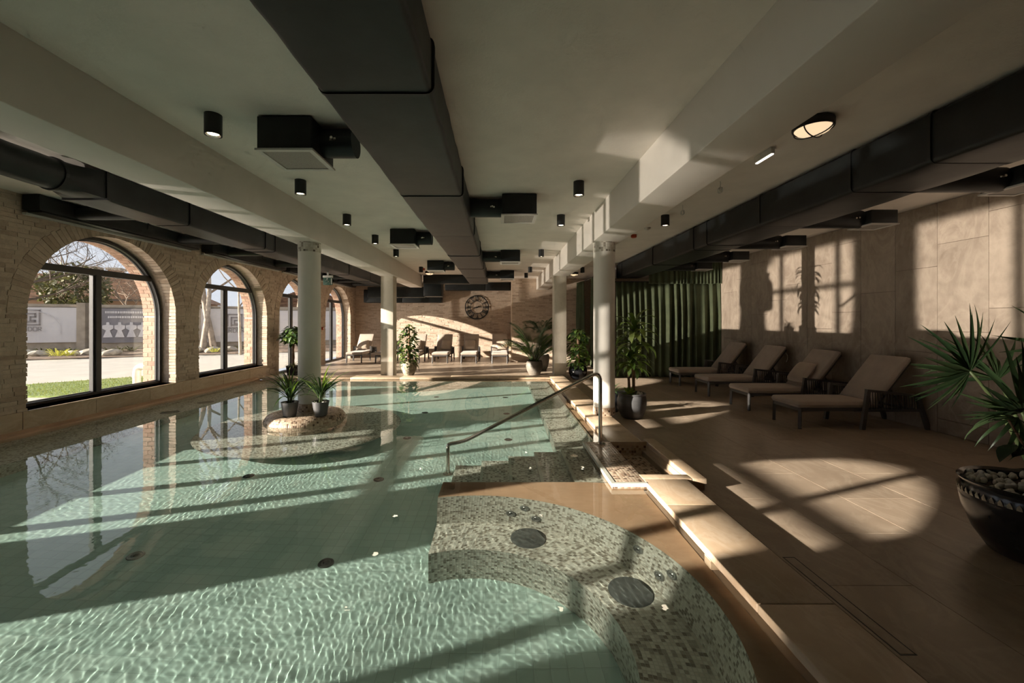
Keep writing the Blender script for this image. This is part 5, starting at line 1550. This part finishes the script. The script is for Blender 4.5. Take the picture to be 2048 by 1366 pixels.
# lawn outside the big window
poly = [(-12.3,8.25),(-9.2,8.1),(-7.15,8.05),(-7.15,12.2),(-8.4,12.0),(-10.2,10.4)]
lawn = tag(MB().prism(poly, 'z', ZG-0.02, ZG+0.015).build('lawn', MT['grass']), 'strip of green lawn outside the arched window', 'lawn', kind='stuff')
gm = MB(); gr = random.Random(2)
def inside(x, y):
    c = False
    for i in range(len(poly)):
        (x1, y1), (x2, y2) = poly[i], poly[i-1]
        if (y1 > y) != (y2 > y) and x < (x2-x1)*(y-y1)/(y2-y1)+x1: c = not c
    return c
for k in range(16000):
    x, y = gr.uniform(-12.3,-7.15), gr.uniform(7.7,12.2)
    if not inside(x, y): continue
    h = gr.uniform(0.02,0.05); a = gr.random()*6.28; w_ = 0.006
    gm.add([(x-w_*math.cos(a),y-w_*math.sin(a),ZG+0.01),(x+w_*math.cos(a),y+w_*math.sin(a),ZG+0.01),(x+gr.uniform(-0.02,0.02),y+gr.uniform(-0.02,0.02),ZG+0.01+h)], [(0,1,2)])
MT['grass_blade'] = leaf_mat('grass_blade', [(0,(0.13,0.17,0.05)),(1,(0.26,0.28,0.11))], 0.7, 0.2)
go = gm.build('grass_blades', MT['grass_blade'], lawn, recalc=False); go['kind'] = 'stuff'

# the garden wall with banners runs at a slant behind the drive
WA, WB = Vector((-28.0,15.6,0)), Vector((-7.5,24.4,0))
wd = (WB-WA).normalized(); wn = Vector((wd.y,-wd.x,0))      # wn faces the pool hall
WROT = math.atan2(wd.y, wd.x)
gw = struct(MB().box(0, (WB-WA).length, 0.0, 0.25, 0, 2.28).build('garden_wall', MT['render_wall']), 'plastered garden wall behind the planting bed, hung with banners')
gw.location = (WA.x, WA.y, ZG); gw.rotation_euler = (0,0,WROT)
def on_wall(px, yoff=0.0):
    """distance along the wall for an image column seen from the room"""
    k = (px-998)/822.0
    return ((k*WA.y-WA.x)/(wd.x-k*wd.y))
cop = MB().box(0, (WB-WA).length, -0.06, 0.31, 0.56, 0.62).build('wall_ledge', MT['rock'], gw)
for px in (168, 185, 392):
    s = on_wall(px); MB().box(s-0.22, s+0.22, -0.12, 0.3, 0.0, 2.35).build('wall_pier', MT['render_wall'], gw)
def banner(px0, px1, z0, z1, label, mat, art):
    s0, s1 = on_wall(px0), on_wall(px1)
    b = thing('banner', label, 'banner', (0,0,0))
    b.location = WA + wd*s0 + wn*0.08 + Vector((0,0,z0)); b.rotation_euler = (0,0,WROT)
    w_, h_ = s1-s0, z1-z0
    v = []; f = []; n = 20
    for i in range(n+1):
        for j in range(7):
            v.append((w_*i/n, 0.03*mnoise.noise((i*0.35, j*0.4, px0*0.1)), h_*j/6))
    for i in range(n):
        for j in range(6): a = i*7+j; f.append((a, a+7, a+8, a+1))
    MB().add(v, f).build('cloth', MT[mat], b, smooth=True, recalc=False)
    art(b, w_, h_)
    MB().tube([(0,-0.02,h_),(w_,-0.02,h_)], 0.012, 6).build('top_cord', MT['dark_wood'], b)
    return b
def flat(m, x0, x1, z0, z1, y=-0.045): m.box(x0, x1, y, y+0.006, z0, z1)
def logo(b, cx, cz, S):
    m = MB(); t_ = S*0.095
    def hline(x0, x1, z): flat(m, cx+x0*S-t_/2, cx+x1*S+t_/2, cz+z*S-t_/2, cz+z*S+t_/2)
    def vline(x, z0, z1): flat(m, cx+x*S-t_/2, cx+x*S+t_/2, cz+z0*S-t_/2, cz+z1*S+t_/2)
    vline(-0.45,-0.35,0.5); hline(-0.45,0.45,0.5); vline(0.45,-0.5,0.5); hline(-0.45,0.45,-0.5)
    vline(-0.22,-0.35,0.27); hline(-0.22,0.22,0.27); vline(0.22,0.05,0.27); hline(-0.02,0.22,0.05); vline(-0.02,-0.20,0.05); hline(-0.02,0.22,-0.20); vline(0.22,-0.28,-0.20); hline(-0.22,0.22,-0.30)
    m.build('emblem', MT['print_grey'], b)
GL = {'O': [((0,0),(0,1)),((0,1),(0.7,1)),((0.7,1),(0.7,0)),((0.7,0),(0,0))], 'R': [((0,0),(0,1)),((0,1),(0.6,1)),((0.6,1),(0.6,0.5)),((0.6,0.5),(0,0.5)),((0.25,0.5),(0.65,0))], 'D': [((0,0),(0,1)),((0,1),(0.5,1)),((0.5,1),(0.7,0.75)),((0.7,0.75),(0.7,0.25)),((0.7,0.25),(0.5,0)),((0.5,0),(0,0))], 'C': [((0.65,1),(0,1)),((0,1),(0,0)),((0,0),(0.65,0))]}
def word(b, text, x, z, s, mat='print_grey', y=-0.045):
    m = MB()
    for c in text:
        for (p, q) in GL.get(c, []):
            m.obox((x+p[0]*s,y,z+p[1]*s),(x+q[0]*s,y,z+q[1]*s), s*0.15, 0.006, (0,1,0))
        x += s*0.95
    m.build('lettering', MT[mat], b)
def art1(b, w_, h_):
    k = on_wall(62)-on_wall(-90); e = on_wall(85)-on_wall(62)
    logo(b, k+0.05, h_*0.70, h_*0.40)
    s = h_*0.105; word(b, 'ORDOR', k-0.95*s*2.2, h_*0.33, s)
    m = MB(); cx = k-0.1; r = 1.15
    pts = [(cx+r, -0.045, h_*0.22)] + [(cx+r*math.cos(a), -0.045, h_*0.45+r*0.62*math.sin(a)) for a in [PI*j/16 for j in range(17)]] + [(cx-r, -0.045, h_*0.22)]
    m.tube(pts, 0.016, 4); m.build('arch_outline', MT['print_pale'], b)
def art2(b, w_, h_):
    m = MB(); rg = random.Random(4)
    for row, zc in ((0, h_*0.88), (1, h_*0.74)):
        x = w_*0.10+0.1*row
        while x < w_*0.86:
            L = rg.uniform(0.05,0.10); flat(m, x, x+L*0.75, zc-0.05, zc+0.05); x += L
    m.build('lettering', MT['print_pale'], b)
    for k in range(5):                                  # a row of pale costumed figures in the print
        m = MB(); x = w_*(0.14+0.175*k); sc = h_*0.36; z0 = h_*0.16
        prof = [(-0.30,0.0),(0.30,0.0),(0.12,0.55),(0.34,0.70),(0.34,0.95),(0.10,1.0),(0.09,1.20),(-0.09,1.20),(-0.10,1.0),(-0.34,0.95),(-0.34,0.70),(-0.12,0.55)]
        n = len(prof); v = [(x+p[0]*sc, -0.045, z0+p[1]*sc) for p in prof]+[(x+p[0]*sc, -0.038, z0+p[1]*sc) for p in prof]
        m.add(v, [tuple(range(n)), tuple(reversed(range(n, 2*n)))]); m.build('printed_figure', MT['print_pale'], b, recalc=False)
def art3(b, w_, h_):
    k = on_wall(465)-on_wall(388)
    logo(b, k, h_*0.62, h_*0.40); s = h_*0.11; word(b, 'ORDOR', k-0.95*s*2.4, h_*0.28, s)
banner(-90, 159, 0.62, 2.24, 'pale banner with a square emblem and lettering on the garden wall', 'banner', art1)
banner(199, 330, 0.56, 2.22, 'dark printed banner with a row of pale costumed figures', 'banner_grey', art2)
banner(394, 505, 0.52, 2.26, 'pale banner with a faint square emblem behind the tree trunks', 'banner', art3)
banner(560, 700, 0.52, 2.2, 'plain pale banner seen through the glazed door', 'banner', lambda b, w_, h_: None)

# planting bed with rocks and low plants in front of that wall
def bp(s, q): p = WA + wd*s + wn*q; return (p.x, p.y)
v = []; f = []
for i in range(41):
    for j in range(9):
        s = 24.0*i/40; q = 0.0+ (4.2-0.06*s)*j/8
        x, y = bp(s, q); v.append((x, y, ZG+0.005+0.16*(1-j/8)**0.7*(1 if j < 8 else 0)+0.05*mnoise.noise((x*0.8, y*0.8, 0))*(1 if 0 < j < 8 else 0)))
for i in range(40):
    for j in range(8): a = i*9+j; f.append((a, a+1, a+10, a+9))
struct(MB().add(v, f).build('planting_bed', MT['bed'], smooth=True, recalc=False), 'brown planting bed with rocks below the garden wall')
rk = random.Random(6)
def below(px): return 'white emblem banner' if px < 170 else ('dark printed banner' if px < 300 else 'faint emblem banner')
bm = bmesh.new(); bmesh.ops.create_icosphere(bm, subdivisions=2, radius=1.0)
for q in bm.verts: q.co *= 1+0.3*mnoise.noise(q.co*0.9)
rock_me = bpy.data.meshes.new('garden_rock'); bm.to_mesh(rock_me); bm.free(); rock_me.materials.append(MT['rock'])
for k, (px, q, sc) in enumerate(((60,2.2,0.9),(85,2.9,0.6),(115,2.4,1.0),(150,2.6,0.8),(205,2.6,0.6),(230,2.1,0.9),(250,2.5,0.7),(278,2.8,0.8),(420,2.4,0.9),(450,2.6,0.8),(480,2.4,0.8))):
    x, y = bp(on_wall(px), q)
    o = link('garden_rock', rock_me, None, (x, y, ZG+0.16), (0,0,rk.random()*6), (0.50*sc, 0.30*sc, 0.20*sc)); tag(o, 'flat grey-beige rock in the planting bed below the %s' % below(px), 'rock', 'bed rocks below the %s' % below(px))
tuft = blade_mesh('tuft_blade', 0.30, 0.03, 1.2, 0.2, 4, MT['evergreen']); tufty = blade_mesh('tuft_blade', 0.26, 0.035, 1.0, 0.2, 4, MT['leaf_yellow'])
for k, (px, q, kind, sc) in enumerate(((62,1.9,0,1.2),(100,3.4,1,1.0),(118,1.8,0,1.2),(148,1.9,0,1.0),(172,2.9,0,1.0),(205,3.0,1,1.5),(222,2.8,1,1.2),(238,1.7,0,1.0),(262,1.8,0,1.1),(285,1.8,0,1.2),(415,3.2,1,1.4),(462,3.4,1,1.1),(440,2.0,0,1.0),(488,2.0,0,1.0))):
    x, y = bp(on_wall(px), 3.6 if kind else 1.25)
    S = thing('garden_shrub', ('yellow-green tufted plant in the bed below the %s' if kind else 'dark low shrub in the bed below the %s') % below(px), 'shrub', (x, y, ZG+0.12), 0, ('yellow tufts below the %s' if kind else 'dark shrubs below the %s') % below(px))
    for j in range(26):
        put_leaf(tufty if kind else tuft, S, (0.12*sc*math.cos(j*2.4)*(j/26), 0.12*sc*math.sin(j*2.4)*(j/26), 0), j*2.4, 0.35+0.04*j, sc*rk.uniform(0.8,1.2))
# steel downpipe elbow by the outer jamb
d = thing('vent_pipe', 'fat steel elbow pipe rising from the lawn outside the big arched window', 'pipe', (-7.42, 8.42, ZG))
MB().tube(bend([(0,0,0.0),(0,0,0.56),(0.36,0.02,0.56)], 0.13), 0.068, 18).build('pipe', MT['drain_pipe'], d, smooth=50)
MB().tube([(0,0,0.34),(0,0,0.37)], 0.074, 18).build('collar', MT['drain_pipe'], d, smooth=50)
MB().tube([(0.16,0.009,0.56),(0.19,0.010,0.56)], 0.074, 18).build('collar', MT['drain_pipe'], d, smooth=50)

# houses beyond the wall
def house(name, label, loc, rz, L, D, H, RH, hip, chim, wins):
    h = thing(name, label, 'house', loc, rz)
    MB().box(0, L, 0, D, 0, H).build('walls', MT['house_wall'], h)
    e = 0.5; v = [(-e,-e,H),(L+e,-e,H),(L+e,D+e,H),(-e,D+e,H),(hip,D/2,H+RH),(L-hip,D/2,H+RH)]
    rf = MB().add(v, [(0,1,5,4),(1,2,5),(2,3,4,5),(3,0,4)]).build('roof', MT['roof_tile'], h)
    m = MB(); nr = 18
    for j in range(nr):                                  # raised tile courses on the slope facing the hall
        s0 = j/nr; y = -e+(D/2+e)*s0; z = H+RH*s0; xa = -e+(hip+e)*s0; xb = L+e-(hip+e)*s0
        m.obox((xa,y,z+0.03),(xb,y,z+0.03), 0.10, 0.05)
    m.build('tile_course', MT['roof_tile'], rf)
    MB().box(-e, L+e, -e-0.05, -e+0.05, H-0.10, H+0.05).build('gutter', MT['dark_wood'], rf)
    for (cx_, cy_, ch) in chim:
        c = MB().box(cx_-0.35, cx_+0.35, cy_-0.3, cy_+0.3, H+RH*0.4, H+RH+ch).build('chimney', MT['house_wall'], h)
        MB().box(cx_-0.45, cx_+0.45, cy_-0.4, cy_+0.4, H+RH+ch, H+RH+ch+0.18).build('chimney_cap', MT['rock'], c)
    for (x, z, w_, hh) in wins:
        wn_ = MB().box(x-w_/2-0.08, x+w_/2+0.08, -0.06, 0.02, z-0.08, z+hh+0.08).build('window', MT['print_pale'], h)
        MB().box(x-w_/2, x+w_/2, -0.08, -0.05, z, z+hh).build('pane', MT['dark_wood'], wn_)
    return h
house('tiled_house', 'low house with a brown tiled roof and two chimneys beyond the garden wall', (-37.5,23.0,ZG), 0.30, 16.0, 9, 2.9, 2.0, 2.6, [(9.5,4.5,0.40),(10.9,4.5,0.35)], [(4,1.0,1.2,1.3),(9,1.0,1.2,1.3),(13,1.0,1.2,1.3)])
house('brick_house', 'second house with brown tiled roof seen behind bare branches', (-19.0,33.0,ZG), 0.36, 6.5, 6, 2.6, 1.5, 2.0, [(3.0,3.0,0.4)], [(2,1.0,1.0,1.3),(4.6,1.0,1.0,1.3)])

# bare winter trees
def bare_tree(name, label, loc, H, r, seed, mat, lean_=(0,0), levels=4, spread=0.75, group='bare winter trees', wob=0.16):
    rg = random.Random(seed)
    T = thing(name, label, 'tree', loc, 0, group)
    tr = MB(); br = MB()
    def grow(p, d, L, rad, lev):
        n = 4; pts = [p]; q = p.copy(); dd = d.copy()
        for k in range(n):
            dd = (dd + Vector((rg.uniform(-1,1),rg.uniform(-1,1),rg.uniform(-0.5,0.8)))*(wob if lev == 0 else 0.16)).normalized(); q = q + dd*(L/n); pts.append(q.copy())
        (tr if lev == 0 else br).tube(pts, [rad*(1-0.5*k/n) for k in range(n+1)], 8 if lev == 0 else (5 if lev < 3 else 3), False)
        if lev >= levels: return
        for k in range(4 if lev < 3 else 3):
            b = pts[rg.choice([2,3,4]) if lev else rg.choice([3,4,4])]
            ax = Vector((rg.uniform(-1,1),rg.uniform(-1,1),rg.uniform(-0.2,0.6))).normalized()
            nd = (dd*(1-spread*0.55) + ax*spread).normalized()
            grow(b, nd, L*rg.uniform(0.55,0.8), rad*(0.5 if lev else 0.42), lev+1)
    grow(Vector((0,0,-0.1)), Vector((lean_[0],lean_[1],1)).normalized(), H*0.42, r, 0)
    tr.build('trunk', MT[mat], T, smooth=True, recalc=False); br.build('branches', MT['twig'] if mat == 'tree_bark' else MT['twig_pale'], T, recalc=False)
def at_px(px, Y): return ((px-998)*Y/822.0, Y, ZG)
bare_tree('bare_tree', 'dark bare tree whose branches cross the top of the big arched window', at_px(-40,17.0), 8.0, 0.13, 3, 'tree_bark', (0.5,0), 5)
bare_tree('bare_tree', 'bare tree in front of the tiled house roof beside the emblem banner', at_px(98,24.0), 6.2, 0.16, 8, 'tree_pale', (0.1,0))
bare_tree('bare_tree', 'wiry bare tree above the dark printed banner', at_px(262,25.5), 6.0, 0.12, 12, 'tree_pale')
bare_tree('bare_tree', 'thick pale leaning trunk outside the second arched window', at_px(428,21.0), 10.5, 0.17, 21, 'tree_pale', (-0.12,0))
bare_tree('bare_tree', 'pale curved trunk crossing behind the second arched window', at_px(404,20.2), 10.0, 0.15, 25, 'tree_pale', (0.10,0))
bare_tree('bare_tree', 'slender straight young tree in front of the faint emblem banner', at_px(481,18.5), 7.0, 0.07, 31, 'tree_pale', (0,0), 3, wob=0.02)
bare_tree('bare_tree', 'bare tree seen above the glazed door transom', at_px(592,30.0), 9.0, 0.22, 36, 'tree_bark')
# evergreen clump beside the roof
S = thing('evergreen_shrub', 'brownish evergreen bush against the tiled roof', 'shrub', at_px(150,23.2))
ev = MB(); rg = random.Random(5)
for k in range(2200):
    u = rg.uniform(-1,1); a = rg.random()*6.28; rr = rg.uniform(0.7,1.0)
    p = Vector((math.sqrt(1-u*u)*math.cos(a)*1.7, math.sqrt(1-u*u)*math.sin(a)*1.3, u*1.4))*rr + Vector((0,0,3.3+0.4*mnoise.noise((a*2, u*2, 0))))
    q = Vector((rg.uniform(-1,1),rg.uniform(-1,1),rg.uniform(-1,1)))*0.16; w_ = Vector((rg.uniform(-1,1),rg.uniform(-1,1),rg.uniform(-1,1)))*0.08
    ev.add([p, p+q+w_, p+q*1.6, p+q-w_], [(0,1,2,3)])
o = ev.build('foliage', MT['evergreen'], S, recalc=False)
MB().tube([(0,0,0),(0.1,0,2),(0,0,4)], [0.15,0.12,0.05], 8).build('trunk', MT['tree_bark'], S, smooth=True)
# unseen evergreen cone, added to shade the lower part of one arch
S = thing('unseen_shade_cone', 'added evergreen cone outside, unseen, shading one arched window', 'shrub', (-8.2,-1.75,ZG))
ym = MB().lathe([(0.0,0.15),(0.95,0.15),(1.12,0.6),(1.05,1.4),(0.90,2.0),(0.62,2.6),(0.32,3.2),(0.0,3.7)], (0,0,0), 40)
ym.v = [tuple(Vector(p)*(1+0.05*mnoise.noise(Vector(p)*6))) for p in ym.v]
ym.build('foliage', MT['evergreen'], S, smooth=True)
MB().tube([(0,0,-0.02),(0,0,0.3)], 0.08, 10).build('trunk', MT['tree_bark'], S)
# the glint lamp works above the water: the basin below is neither lit nor in its way
under = bpy.data.collections.new('under_water')
for o in POOL + [water, ground, lawn] + list(water.children) + list(ground.children) + list(lawn.children):
    under.objects.link(o)
for nm in ('receiver_collection', 'blocker_collection'):
    setattr(glint.light_linking, nm, under)
for co in under.collection_objects:
    co.light_linking.link_state = 'EXCLUDE'
